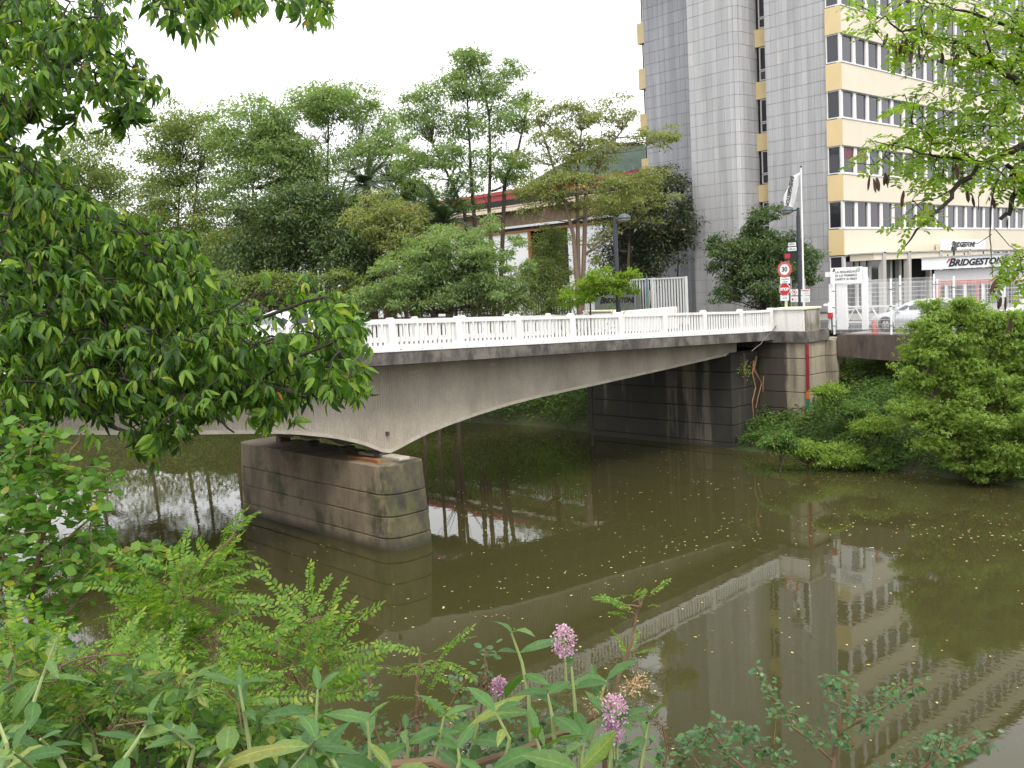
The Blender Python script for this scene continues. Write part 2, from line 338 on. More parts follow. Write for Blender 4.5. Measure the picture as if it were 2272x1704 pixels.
leaf_mat('leaf_elder', [(0, (0.022,0.055,0.009)), (0.30, (0.048,0.112,0.017)), (0.65, (0.100,0.205,0.027)), (0.92, (0.20,0.32,0.04)), (0.99, (0.26,0.33,0.045)), (0.996, (0.36,0.28,0.04)), (1, (0.36,0.14,0.04))], 0.42, 0.5, 0.35, 0.35)
leaf_mat('leaf_locust', [(0, (0.11,0.205,0.018)), (0.5, (0.17,0.285,0.026)), (0.93, (0.25,0.35,0.035)), (1, (0.40,0.36,0.04))], 0.55)
leaf_mat('leaf_locust_yellow', [(0, (0.085,0.19,0.022)), (0.6, (0.14,0.26,0.03)), (0.9, (0.22,0.32,0.035)), (1, (0.32,0.35,0.04))], 0.48)
leaf_mat('leaf_poplar', [(0, (0.075,0.18,0.03)), (0.6, (0.125,0.26,0.042)), (0.93, (0.19,0.32,0.055)), (1, (0.40,0.36,0.05))], 0.48)
leaf_mat('leaf_buddleia', [(0, (0.045,0.110,0.028)), (0.6, (0.075,0.165,0.040)), (0.9, (0.12,0.215,0.060)), (1, (0.21,0.26,0.06))], 0.32, 0.55, 0.4, 0.6)
leaf_mat('leaf_buddleia_old', [(0, (0.075,0.15,0.035)), (0.6, (0.12,0.20,0.045)), (1, (0.20,0.22,0.05))], 0.35, 0.55, 0.4, 0.6)
leaf_mat('leaf_small', [(0, (0.035,0.10,0.028)), (0.6, (0.055,0.15,0.04)), (1, (0.10,0.20,0.05))], 0.35, 0.35, 0.6)
leaf_mat('leaf_thicket', [(0, (0.055,0.13,0.025)), (0.5, (0.10,0.20,0.035)), (0.85, (0.16,0.27,0.045)), (1, (0.28,0.30,0.06))], 0.42, 0.45)
leaf_mat('leaf_bg_locust', [(0, (0.13,0.20,0.085)), (0.5, (0.195,0.285,0.12)), (0.9, (0.27,0.36,0.16)), (1, (0.34,0.36,0.15))], 0.5, 0.6)
leaf_mat('leaf_bg_pale', [(0, (0.165,0.20,0.075)), (0.5, (0.235,0.275,0.10)), (0.9, (0.30,0.33,0.13)), (1, (0.36,0.31,0.12))], 0.42, 0.6)
leaf_mat('leaf_bg_dark', [(0, (0.050,0.088,0.034)), (0.5, (0.088,0.145,0.055)), (0.92, (0.145,0.21,0.08)), (1, (0.22,0.20,0.08))], 0.35, 0.45)
leaf_mat('leaf_bg_mid', [(0, (0.115,0.165,0.055)), (0.5, (0.175,0.24,0.08)), (0.92, (0.25,0.31,0.105)), (1, (0.34,0.25,0.10))], 0.47, 0.5)
leaf_mat('leaf_magnolia', [(0, (0.019,0.041,0.019)), (0.55, (0.042,0.074,0.031)), (0.85, (0.090,0.102,0.038)), (1, (0.156,0.078,0.036))], 0.2, 0.35, 0.6)
leaf_mat('leaf_bush', [(0, (0.13,0.215,0.034)), (0.5, (0.20,0.31,0.052)), (0.9, (0.28,0.39,0.08)), (1, (0.36,0.37,0.10))], 0.48, 0.5)
leaf_mat('leaf_ground', [(0, (0.065,0.14,0.028)), (0.5, (0.105,0.21,0.042)), (0.9, (0.17,0.27,0.06)), (1, (0.25,0.20,0.07))], 0.42, 0.5)
leaf_mat('leaf_flowerbed', [(0, (0.08,0.13,0.04)), (0.6, (0.14,0.20,0.05)), (0.8, (0.30,0.30,0.06)), (0.9, (0.55,0.45,0.05)), (1, (0.5,0.3,0.2))], 0.35, 0.6)
leaf_mat('palm_frond', [(0, (0.05,0.085,0.045)), (1, (0.09,0.135,0.07))], 0.25, 0.5)
leaf_mat('floating_leaf', [(0, (0.55,0.42,0.18)), (0.6, (0.72,0.60,0.32)), (0.85, (0.55,0.32,0.10)), (1, (0.25,0.30,0.08))], 0.15, 0.7)
leaf_mat('flower_lilac', [(0, (0.36,0.18,0.36)), (0.5, (0.54,0.34,0.55)), (0.85, (0.72,0.56,0.73)), (1, (0.42,0.16,0.22))], 0.3, 0.6)

# ============================================================ SETTING
def lerp_tab(t, tab):
    xs = [a for a, b in tab]; ys = [b for a, b in tab]; return np.interp(t, xs, ys)
BANK_R = [(-2000,33),(-40,33.0),(8,33.0),(14,33.4),(18,34.2),(22,34.4),(31,34.8),(36,35.2),(39,34.8),(46,33),(56,28.5),(68,21),(80,8),(92,-15),(130,-120),(2000,-3000)]
BANK_L = [(-2000,4.6),(4,4.6),(12,3.4),(22,0.8),(40,-3),(60,-14),(90,-60),(130,-200),(2000,-4200)]
ROAD_Z = 4.62
def ground_z(x, y):
    x = np.asarray(x, float); y = np.asarray(y, float)
    xr = lerp_tab(y, BANK_R); xl = lerp_tab(y, BANK_L)
    tr = x-xr; tl = xl-x
    under = np.interp(tr, [-6,-1,0,0.7,2.3,5.5,7.2,7.4], [-2.2,-1.2,0,0.55,1.3,2.75,3.0,ROAD_Z-0.05])
    opn = np.interp(tr, [-6,-1,0,0.8,3,5.2], [-2.2,-1.2,0,0.9,2.9,ROAD_Z-0.05])
    w = np.clip((y-30)/2.0, 0, 1)
    right = under*(1-w)+opn*w
    left = np.interp(tl, [-6,-1,0,0.9,2.4,3.2,6,10], [-2.2,-1.2,0,1.6,5.0,5.65,6.0,6.1])
    return np.where(tr > tl, right, left)
def ground():
    xs = np.concatenate([[-3000,-1200,-500,-250,-120,-60,-30,-15,-8], np.arange(-5,10,0.6), [12,16,20,24,28], np.arange(30,48,0.45), [50,55,60,70,85,100,130,180,260,400,700,1200,2500,4000]])
    ys = np.concatenate([[-3000,-1200,-500,-200,-90,-40,-20,-10], np.arange(-6,32,0.8), np.arange(32,72,1.6), [76,82,90,100,115,130,160,200,300,500,900,1600,3000]])
    X, Y = np.meshgrid(xs, ys, indexing='ij'); Z = ground_z(X, Y)
    near = (np.abs(X) < 60) & (np.abs(Y) < 90) & (Z < 4.3)
    Z = Z+near*rng.normal(0, 0.05, Z.shape)
    V = np.stack([X, Y, Z], -1).reshape(-1, 3); a, b = len(xs), len(ys)
    i, j = np.meshgrid(np.arange(a-1), np.arange(b-1), indexing='ij'); k = (i*b+j).ravel()
    F = np.stack([k, k+b, k+b+1, k+1], -1)
    o = link('ground', fast_mesh('ground', V, F, M['soil'], True)); tag(o, 'earth river banks and flat ground under the plants', 'ground', kind='structure')
ground()
wob = MB(); wob.add([(-3200,-2500,0),(60,-2500,0),(60,2500,0),(-3200,2500,0)], [(0,1,2,3)])
tag(wob.build('water', M['river_water']), 'murky olive brown river under the bridge', 'river', kind='structure')
rd = MB(); rd.add([(41.2,-60,ROAD_Z),(47.5,-60,ROAD_Z),(47.5,110,ROAD_Z),(41.2,110,ROAD_Z)], [(0,1,2,3)])
tag(rd.build('road', M['asphalt']), 'asphalt riverside road behind the mesh fence', 'road', kind='structure')
pv = MB(); pv.box(47.7,54.2,-60,30.5,ROAD_Z-0.3,ROAD_Z+0.12)
tag(pv.build('pavement', M['pavement']), 'concrete forecourt pavement in front of the office building', 'pavement', kind='structure')
# far hill
def hill(name, label, cx, cy, rx, ry, h, seed):
    g = np.random.default_rng(seed); n = 60; u = np.linspace(-1,1,n); X, Y = np.meshgrid(u, u, indexing='ij'); r = np.sqrt(X**2+Y**2)
    Z = np.clip(np.cos(np.clip(r,0,1)*math.pi)*0.5+0.5, 0, 1)*h
    for k in range(5):
        f = 2.0*1.8**k; a = g.uniform(0,6.28,4); Z += (h*0.10/1.6**k)*(np.sin(X*f*2+a[0])*np.cos(Y*f*2+a[1])+np.sin((X+Y)*f*2.3+a[2]))*(r < 1)*(1-np.clip(r,0,1))
    Z += g.normal(0, 1.2, Z.shape)*(r < 0.95)
    V = np.stack([cx+X*rx, cy+Y*ry, 3.0+Z], -1).reshape(-1,3); i, j = np.meshgrid(np.arange(n-1), np.arange(n-1), indexing='ij'); k = (i*n+j).ravel()
    o = link(name, fast_mesh(name, V, np.stack([k,k+n,k+n+1,k+1],-1), M['hill_wood'], True)); tag(o, label, 'hill', kind='structure')
hill('hill', 'wooded hill far behind the warehouse', 1480, 1180, 700, 520, 262, 3)
hill('hill', 'lower wooded ridge left of the far hill', 900, 1300, 560, 420, 140, 5)

# ============================================================ BRIDGE
def zt(x): return np.interp(x, [-20,2,8,15.27,35.6,60], [6.12,6.10,5.98,5.74,4.93,4.9])   # top of the edge slab
GY, SY = 23.9, 22.7           # girder face, slab face
GY2, SY2 = 30.2, 31.4
bridge = thing('bridge', 'grey concrete road bridge with arched ribbed girder over the river', 'bridge', (16.3,27,0))
BX0, BX1 = -2.6, 36.3
def strip_x(x0, x1, prof, step=0.6):
    """sweep a (y, dz) profile along the deck; dz is relative to zt(x)"""
    xs = list(np.arange(x0, x1, step))+[x1]; mb = MB(); n = len(prof); v = []
    for x in xs:
        z = float(zt(x)); v += [(x, y, z+dz) for y, dz in prof]
    f = []
    for i in range(len(xs)-1):
        for k in range(n): j = (k+1) % n; f.append((i*n+k, (i+1)*n+k, (i+1)*n+j, i*n+j))
    f += [tuple(range(n)), tuple(range((len(xs)-1)*n+n-1, (len(xs)-1)*n-1, -1))]
    return mb.add(v, f)
for (y0, y1, nm) in ((SY, GY+0.35, 'edge_slab'), (GY2-0.35, SY2, 'edge_slab')):
    strip_x(BX0, BX1, ([(y0,-0.37),(y0,-0.012),(y0+0.012,0),(y1,0),(y1,-0.42),(y0+0.25,-0.40)] if y0 < 25 else [(y0,-0.42),(y0,0),(y1-0.012,0),(y1,-0.012),(y1,-0.37),(y1-0.25,-0.40)])).build(nm, M['fascia_concrete'], bridge)
strip_x(BX0, BX1, [(GY+0.352,-0.42),(GY+0.352,-0.16),(GY2-0.352,-0.16),(GY2-0.352,-0.42)]).build('deck', M['asphalt'], bridge)
_ar = [(100,961),(150,964),(300,965),(400,965),(500,963),(600,962),(660,964),(740,972),(800,985),(835,998),(856,1007),(870,1004),(910,982),(950,962),(1000,942),(1060,921),(1130,899),(1200,881),(1260,868),(1330,853),(1450,826),(1560,801),(1640,783)]
ARCH = [(p[0], p[2]) for p in (ony(a, b, GY) for a, b in _ar)]
ARCH = [(-2.6,5.05),(2,5.0)]+[q for q in ARCH if q[0] > 5]+[(36.3, ARCH[-1][1]+0.02)]
def arch(x): return np.interp(x, [a for a, b in ARCH], [b for a, b in ARCH])
def girder(yf, sgn):
    pitch = 0.088; xs = np.arange(BX0+0.6, BX1-1.0, pitch/2); V = []; F = []
    rowsn = 7
    for i, x in enumerate(xs):
        top = float(zt(x))-0.372; bot = float(arch(x))+0.10
        off = (0.032 if (i//1) % 2 else 0.0)*sgn
        for k in range(rowsn): V.append((x, yf-off+sgn*0.026, bot+(top-bot)*k/(rowsn-1)))
    n = len(xs)
    for i in range(n-1):
        for k in range(rowsn-1):
            a = i*rowsn+k; F.append((a, a+rowsn, a+rowsn+1, a+1) if sgn < 0 or True else (a, a+1, a+rowsn+1, a+rowsn))
    mb = MB(); mb.add(V, F); g = mb.build('girder_face', M['girder_concrete'], bridge)
    # body behind the ribs, and the plain band along the arch edge
    xs2 = list(np.arange(BX0+0.6, BX1-0.9, 0.3)); v = []; f = []
    for x in xs2:
        t = float(zt(x))-0.41; b = float(arch(x)); v += [(x,yf+sgn*0.03,b+0.08),(x,yf+sgn*0.03,t),(x,yf+sgn*0.42,t),(x,yf+sgn*0.42,b+0.08)]
    for i in range(len(xs2)-1):
        for k in range(4): j = (k+1) % 4; f.append((i*4+k,i*4+j,(i+1)*4+j,(i+1)*4+k))
    f += [(0,1,2,3),(len(v)-1,len(v)-2,len(v)-3,len(v)-4)]
    mb = MB(); mb.add(v, f); mb.build('girder', M['girder_concrete'], bridge)
    v = []; f = []
    for x in xs2:
        b = float(arch(x)); v += [(x,yf-sgn*0.02,b),(x,yf-sgn*0.02,b+0.105),(x,yf+sgn*0.46,b+0.105),(x,yf+sgn*0.46,b)]
    for i in range(len(xs2)-1):
        for k in range(4): j = (k+1) % 4; f.append((i*4+k,i*4+j,(i+1)*4+j,(i+1)*4+k))
    f += [(0,1,2,3),(len(v)-1,len(v)-2,len(v)-3,len(v)-4)]
    mb = MB(); mb.add(v, f); mb.build('arch_edge', M['edge_concrete'], bridge)
girder(GY, 1); girder(GY2, -1)
for yb in (26.0, 28.1):
    mb = MB(); v = []; f = []; xs2 = list(np.arange(BX0+0.6, BX1-0.9, 0.6))
    for x in xs2:
        t = float(zt(x))-0.43; b = float(arch(x))+0.05; v += [(x,yb-0.2,b),(x,yb-0.2,t),(x,yb+0.2,t),(x,yb+0.2,b)]
    for i in range(len(xs2)-1):
        for k in range(4): j = (k+1) % 4; f.append((i*4+k,i*4+j,(i+1)*4+j,(i+1)*4+k))
    f += [(0,1,2,3),(len(v)-1,len(v)-2,len(v)-3,len(v)-4)]
    mb.add(v, f); mb.build('inner_girder', M['girder_concrete'], bridge)
# pier: battered courses with recessed joints and a rounded nose at each end
def pier_ring(z, inset=0.0):
    k = 1-0.035*z                                       # batter
    hw = 0.88*k-inset; y0 = 22.34+0.07*z+inset; y1 = 31.6-0.05*z-inset; r = min(0.55, hw*0.65); pts = []
    for (cx, cy, a0) in ((16.50+hw-r, y0+r, -90), (16.50+hw-r, y1-r, 0), (16.50-hw+r, y1-r, 90), (16.50-hw+r, y0+r, 180)):
        for t in range(6): a = R(a0+90*t/5); pts.append((cx+r*math.cos(a), cy+r*math.sin(a), z))
    return pts
def loft(rings):
    n = len(rings[0]); v = [p for r_ in rings for p in r_]; f = [tuple(range(n-1,-1,-1)), tuple(range((len(rings)-1)*n, len(rings)*n))]
    for i in range(len(rings)-1):
        for k in range(n): j = (k+1) % n; f.append((i*n+k, i*n+j, (i+1)*n+j, (i+1)*n+k))
    return MB().add(v, f)
pier = loft([pier_ring(-1.6, 0.05), pier_ring(2.43, 0.05)]).build('pier', M['pier_concrete'], bridge)
ZC = [-1.5, 0.36, 0.98, 1.62, 2.47]
for a, b in zip(ZC[:-1], ZC[1:]):
    j = 0.018
    loft([pier_ring(a+j, 0.02), pier_ring(a+j+0.015, 0), pier_ring(b-j-0.015, 0), pier_ring(b-j, 0.02 if b < 2.4 else 0.04)]).build('course', M['pier_concrete'], pier)
MB().cbox(16.62,17.02,23.05,25.2,2.456,2.53,0.02).build('bearing_pad', M['edge_concrete'], bridge)
MB().cbox(16.02,16.16,23.3,24.9,2.456,2.54,0.01).build('rusty_plank', M['rust'], bridge)
for yb in (24.1, 26.0, 28.1, 30.0): MB().cbox(16.55,16.95,yb-0.17,yb+0.17,2.455,2.62,0.02).build('bearing_block', M['beam_concrete'], bridge)
# small weathered scars of bare mortar on the girder
for (px, py, w, h) in ((815,842,0.45,0.10),(770,845,0.35,0.07),(920,825,0.55,0.09),(958,818,0.35,0.07),(1095,808,0.35,0.06),(824,860,0.14,0.22)):
    p = ony(px, py, GY-0.03); pts = []; k = 11
    for t in range(k):
        a = 2*math.pi*t/k; q = random.uniform(0.55,1.0); pts.append((p[0]+math.cos(a)*w/2*q, p[2]+math.sin(a)*h/2*q))
    MB().prism(pts, GY-0.012, GY+0.02, 1).build('mortar_scar', M['edge_concrete'], bridge)
MB().box(ony(857,962,GY)[0]-0.03, ony(857,962,GY)[0]+0.04, GY-0.12, GY, ony(857,962,GY)[2]-0.06, ony(857,962,GY)[2]+0.06).build('drain_spout', M['beam_concrete'], bridge)
# abutment on the right bank: coursed block under the deck
abut = MB().box(34.65,40.4,23.8,31.9,-1.5,4.10).build('abutment', M['abutment_concrete'], bridge)
z = 0.02; zs = [-1.5, 0.26, 1.02, 1.78, 2.54, 3.30, 4.06]
for a, b in zip(zs[:-1], zs[1:]):
    MB().cbox(34.5,40.3,23.68,32.0,a+0.018,b-0.018,0.012).build('course', M['abutment_concrete'], abut)
# pilaster beside it (wing wall of the bridge) with its own courses
pil = MB().box(36.7,40.2,21.5,24.0,-0.5,4.40).build('pilaster', M['pilaster_concrete'], bridge)
zp = [0.2, 0.90, 1.60, 2.30, 3.02, 3.74, 4.42]
for a, b in zip(zp[:-1], zp[1:]):
    MB().cbox(36.55,38.2,21.38,23.66,a+0.018,b-0.018,0.012).build('course', M['pilaster_concrete'], pil)
    MB().cbox(38.23,38.75,21.05,23.66,a+0.018,b-0.018,0.012).build('course', M['pilaster_concrete'], pil)
MB().cbox(36.42,38.35,21.26,23.9,4.42,4.90,0.02).build('pilaster_cap', M['fascia_concrete'], bridge)
# far wing wall
MB().cbox(36.55,38.2,32.02,33.2,-0.5,4.40,0.02).build('far_wing_wall', M['pilaster_concrete'], bridge)
MB().cbox(36.42,38.35,31.3,33.4,4.42,4.90,0.02).build('far_wing_cap', M['fascia_concrete'], bridge)
MB().box(-5.5,-2.2,22.9,31.4,-1,5.5).build('left_abutment', M['abutment_concrete'], bridge)
# approach slab joining bridge and road
MB().add([(36.3,23.6,4.76),(41.4,23.6,4.64),(41.4,30.6,4.64),(36.3,30.6,4.76)], [(0,1,2,3)]).build('approach_slab', M['asphalt'], bridge)
MB().box(36.36,41.3,23.62,30.6,4.2,4.63).build('approach_fill', M['beam_concrete'], bridge)
MB().box(-60,-2.7,23.0,31.2,5.3,6.0).build('left_approach', M['asphalt'], bridge)

# ------------------------------------------------------------ railings
def bar_mesh(name, sx, sy, z0, z1, mat, c=0.012): return MB().cbox(-sx/2,sx/2,-sy/2,sy/2,z0,z1,c).mesh(name, mat)
POSTM = MB().cbox(-0.115,0.115,-0.11,0.11,0,0.955,0.012).cbox(-0.095,0.095,-0.09,0.09,0.955,1.0,0.02).mesh('post', M['railing_white'])
BALM = bar_mesh('baluster', 0.084, 0.05, 0.19, 0.83, M['railing_white'], 0.008)
NEARP = [16.46+2.51*k for k in range(-7, 8)]+[36.28]
FARP = [21.15+2.526*k for k in range(-9, 6)]+[35.86]
def railing(posts, y, label, face):
    t = thing('bridge_railing', label, 'railing', (posts[7], y, float(zt(posts[7]))), group='white railings along the bridge')
    b = t.location
    for k, x in enumerate(posts):
        link('post', POSTM, t, (x-b.x, random.uniform(-0.006,0.006), float(zt(x))-b.z-0.02), (0,random.uniform(-0.008,0.008),0))
        if k == len(posts)-1: break
        x1 = posts[k+1]; zA, zB = float(zt(x)), float(zt(x1)); ang = -math.atan2(zB-zA, x1-x)
        for q in range(13):
            u = (q+0.5)/13*0.91+0.045; xx = x+(x1-x)*u
            link('baluster', BALM, t, (xx-b.x+random.uniform(-0.006,0.006), random.uniform(-0.006,0.006), zA+(zB-zA)*u-b.z))
        for (za, zb, hw, nm) in ((0.80,0.90,0.075,'top_rail'), (-0.02,0.19,0.085,'plinth')):
            p = []
            for dz in (za, zb):
                p += [(x+0.115,y-hw,zA+dz),(x1-0.115,y-hw,zB+dz),(x1-0.115,y+hw,zB+dz),(x+0.115,y+hw,zA+dz)]
            MB().hexa(p).build(nm, M['railing_white'], t)
        for u in (0.02, 0.36, 0.68):                   # dark drain notches at the foot
            xx = x+0.1+(x1-x-0.2)*u+0.12
            MB().box(xx-0.022,xx+0.022,y-face*0.088-0.006,y-face*0.088+0.006,zA+(zB-zA)*u+0.0,zA+(zB-zA)*u+0.065).build('drain_notch', M['sign_black'], t)
    return t
railing(NEARP, 22.86, 'near white concrete railing of the bridge, along the ribbed girder', 1)
railing(FARP, 31.2, 'far white concrete railing of the bridge, seen through the near one', 1)
strip_x(NEARP[0], NEARP[-1]-0.1, [(SY-0.022,0.003),(SY-0.022,0.05),(SY+0.05,0.05),(SY+0.05,0.003)]).build('edge_trim', M['railing_white'], bridge)
# pavement kerbs on the bridge
strip_x(BX0, BX1, [(23.56,-0.15),(23.56,-0.02),(24.7,-0.02),(24.7,-0.15)]).build('footway', M['pavement'], bridge)
strip_x(BX0, BX1, [(29.4,-0.15),(29.4,-0.02),(30.54,-0.02),(30.54,-0.15)]).build('footway', M['pavement'], bridge)
# parapet blocks at the bridge ends
pb = thing('parapet_block', 'white painted parapet block at the bridge end, below the stop sign', 'parapet', (37.0,22,4.9), group='solid parapets at the bridge end')
MB().cbox(36.50,37.75,21.40,22.98,4.88,5.80,0.015).build('wall', M['parapet_paint'], pb)
MB().cbox(36.58,37.80,21.37,21.399,4.90,5.79,0.008).build('bare_side', M['old_wall_paint'], pb)
MB().cbox(36.42,37.86,21.32,23.05,5.80,5.875,0.02).build('coping', M['coping_cream'], pb)
pb2 = thing('parapet_block', 'white parapet wall across the road, below the grey lettered panel', 'parapet', (36.6,31.4,4.9), group='solid parapets at the bridge end')
MB().cbox(36.0,40.6,31.05,31.45,4.80,5.90,0.015).build('wall', M['parapet_paint'], pb2)
MB().cbox(36.0,36.4,31.46,33.3,4.80,5.90,0.015).build('wall', M['parapet_paint'], pb2)
MB().cbox(35.9,36.5,31.5,33.4,5.90,5.98,0.02).build('coping', M['coping_cream'], pb2)
# ------------------------------------------------------------ right bank road deck, its beam and columns
dk = thing('riverside_deck', 'dark stained concrete edge beam of the riverside road', 'deck', (39,10,0))
v = []; f = []; ys = np.arange(-30, 21.3, 1.5)
for y in ys:
    bot = float(np.interp(y, [-30,10,18.5,21.2], [3.1,3.3,3.52,3.70])); v += [(38.5,y,bot),(38.5,y,4.60),(39.3,y,4.60),(39.3,y,bot)]
for i in range(len(ys)-1):
    for k in range(4): j = (k+1) % 4; f.append((i*4+k,i*4+j,(i+1)*4+j,(i+1)*4+k))
f += [(0,1,2,3),(len(v)-1,len(v)-2,len(v)-3,len(v)-4)]
MB().add(v, f).build('edge_beam', M['beam_concrete'], dk)
MB().box(39.3,41.4,-30,21.0,4.2,4.602).build('slab', M['pavement'], dk)
for y in (16.0, 9.0, 2.0, -5): MB().cbox(39.5,40.0,y-0.25,y+0.25,1.0,4.2,0.02).build('column', M['beam_concrete'], dk)
# water level gauge painted on a board at the pilaster corner
gp = thing('water_gauge', 'red, orange and green water level gauge on the bridge pilaster', 'gauge', (36.53,21.3,1.0))
for (z0, z1, m) in ((2.36,4.36,'gauge_red'),(2.06,2.358,'gauge_orange'),(1.05,2.058,'gauge_green')):
    MB().cbox(36.47,36.54,21.20,21.33,z0,z1,0.004).build('gauge_band', M[m], gp)

# ============================================================ OFFICE BUILDING
ob = thing('office_building', 'tall office building with grey tiled tower and beige banded wing', 'building', (54,30,ROAD_Z))
OB = ob.location
WY, WX = 29.1, 54.25; ST, SILL0, WH = 3.22, 9.82, 1.62; TOPZ = 30.2
WLEN = 44.0
MB().box(WX+0.9,WX+WLEN,WY+0.35,WY+4.9,8.0,TOPZ-0.3).build('core', M['dark_interior'], ob)
nst = 6
bands = [(SILL0-1.60+ST*k, SILL0-0.06+ST*k) for k in range(0, nst+1)]
for k, (a, b) in enumerate(bands):
    b = min(b, TOPZ)
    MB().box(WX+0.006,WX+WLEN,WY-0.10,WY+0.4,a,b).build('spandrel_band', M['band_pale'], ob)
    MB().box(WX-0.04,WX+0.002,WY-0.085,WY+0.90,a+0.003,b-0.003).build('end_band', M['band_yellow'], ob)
    MB().box(WX-0.03,WX+WLEN,WY-0.13,WY-0.101,a-0.05,a+0.0).build('drip_edge', M['sign_grey_text'], ob)
    if b < TOPZ-0.1: MB().box(WX-0.05,WX+WLEN,WY-0.15,WY+0.2,b,b+0.06).build('sill', M['window_frame'], ob)
    MB().box(WX+0.10,WX+0.35,WY+0.15,WY+0.88,b+0.06,b+ST).build('end_reveal', M['window_frame_dull'], ob)
# ribbon windows: frame + pane
PW = 1.6
FRM = MB().box(-PW/2,-PW/2+0.17,-0.05,0.12,0,WH).box(PW/2-0.17,PW/2,-0.05,0.12,0,WH).box(-PW/2+0.17,PW/2-0.17,-0.03,0.10,0,0.07).box(-PW/2+0.17,PW/2-0.17,-0.03,0.10,WH-0.07,WH).mesh('window', M['window_frame'])
PANE = MB().box(-PW/2+0.17,PW/2-0.17,0.04,0.06,0.07,WH-0.07).mesh('pane', M['office_glass'])
SHADE = MB().box(-PW/2+0.19,PW/2-0.19,0.028,0.036,WH-0.72,WH-0.08).mesh('blind', M['red_glass_shade'])
GBLIND = MB().box(-PW/2+0.19,PW/2-0.19,0.028,0.036,WH-0.45,WH-0.08).mesh('blind', M['lamp_grey'])
nwin = 24
for k in range(0, nst-0):
    for q in range(nwin):
        w = link('window', FRM, ob, (WX+0.06+PW*(q+0.5)-OB.x, WY+0.02-OB.y, SILL0+ST*k-OB.z))
        link('pane', PANE, w)
        if k == 1 and q in (0, 1): link('blind', SHADE, w)
        elif (k*7+q*5) % 17 == 0: link('blind', GBLIND, w)
    # corner window facing the river
    e = MB().box(-0.03,0.10,-0.42,-0.36,0,WH).box(-0.03,0.10,0.36,0.42,0,WH).box(-0.02,0.08,-0.36,0.36,0,0.06).box(-0.02,0.08,-0.36,0.36,WH-0.06,WH).mesh('window', M['window_frame'])
    w = link('window', e, ob, (WX+0.05-OB.x, WY+0.47-OB.y, SILL0+ST*k-OB.z))
    link('pane', MB().box(0.02,0.04,-0.36,0.36,0.06,WH-0.06).mesh('pane', M['office_glass']), w)
    MB().box(WX-0.02,WX+0.058,WY-0.04,WY+0.045,SILL0+ST*k,SILL0+ST*k+WH).build('corner_post', M['window_frame'], ob)
# ground floor of the wing: three windows by the corner, then a dark entrance
for q in range(3):
    w = link('window', FRM, ob, (WX+0.06+PW*(q+0.5)-OB.x, WY+0.02-OB.y, 6.55-OB.z)); link('pane', PANE, w)
    w = link('window', FRM, ob, (WX+0.06+PW*(q+0.5)-OB.x, WY+0.02-OB.y, 4.9-OB.z)); link('pane', PANE, w)
w = link('window', bpy.data.meshes.new_from_object(w) if False else e, ob, (WX+0.05-OB.x, WY+0.47-OB.y, 6.55-OB.z)); link('pane', MB().box(0.02,0.04,-0.36,0.36,0.06,WH-0.06).mesh('pane', M['office_glass']), w)
MB().box(WX-0.02,WX+0.058,WY-0.04,WY+0.045,4.7,8.17).build('corner_post', M['window_frame_dull'], ob)
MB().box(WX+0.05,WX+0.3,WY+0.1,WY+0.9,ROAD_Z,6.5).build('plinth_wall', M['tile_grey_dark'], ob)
MB().box(WX+0.06+3*PW+0.1,WX+WLEN,WY+1.6,WY+1.9,ROAD_Z,8.15).build('entrance_back', M['dark_interior'], ob)
for x in (WX+6.2, WX+7.5, WX+12.0, WX+14.5, WX+17): MB().box(x,x+0.28,WY+0.1,WY+0.4,ROAD_Z,8.16).build('entrance_mullion', M['window_frame_dull'], ob)
for q in range(9, nwin):
    w = link('window', FRM, ob, (WX+0.06+PW*(q+0.5)-OB.x, WY+0.02-OB.y, 6.55-OB.z)); link('pane', PANE, w)
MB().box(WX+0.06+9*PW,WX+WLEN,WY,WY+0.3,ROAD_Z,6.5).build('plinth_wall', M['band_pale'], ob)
MB().box(WX,WX+WLEN,WY-0.12,WY+13,TOPZ,TOPZ+0.25).build('roof', M['column_concrete'], ob)
# tower: dark joint backing with tiles in front
JT = 0.012
tower_faces = []
def backing(poly): MB().prism(poly, ROAD_Z-0.5, TOPZ).build('tower_wall', M['tile_joint'], ob)
PXF, PY0, PY1 = 52.95, 35.25, 38.92         # prism front, right corner, left edge
backing([(54.45,30.02),(62,30.02),(62,34.18),(54.45,34.18)])
backing([(PXF+0.03,PY0+0.55),(PXF+0.2,PY0+0.15),(PXF+0.6,PY0+0.03),(56.2,PY0+0.03),(56.2,PY1-0.03),(PXF+0.03,PY1-0.03)])
backing([(55.55,PY1+0.0),(63,PY1),(63,44.6),(55.55,44.6)])
TW, TH = 0.43, 0.765
tiles = []           # (centre, u axis, width, material)
def tile_row(p0, p1, mat):
    L = math.dist(p0, p1); n = max(1, round(L/TW)); u = ((p1[0]-p0[0])/L, (p1[1]-p0[1])/L)
    for i in range(n): tiles.append((p0[0]+u[0]*L*(i+0.5)/n, p0[1]+u[1]*L*(i+0.5)/n, u, L/n, mat))
tile_row((54.42,34.18),(54.42,30.02),'tile_grey')
tile_row((PXF,PY1),(PXF,PY0+0.60),'tile_grey')
arc = [(PXF+0.6-0.6*math.cos(R(a)), PY0+0.6-0.6*math.sin(R(a))) for a in (0,30,60,90)]
for a, b in zip(arc[:-1], arc[1:]): tiles.append(((a[0]+b[0])/2,(a[1]+b[1])/2,((b[0]-a[0])/math.dist(a,b),(b[1]-a[1])/math.dist(a,b)),math.dist(a,b),'tile_grey'))
tile_row((PXF+0.60,PY0),(55.15,PY0),'tile_grey')
tile_row((PXF+2.5,PY1+0.0),(PXF,PY1+0.0),'tile_grey')
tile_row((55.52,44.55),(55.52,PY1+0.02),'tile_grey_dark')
nrow = int((TOPZ-ROAD_Z)/TH); allt = []
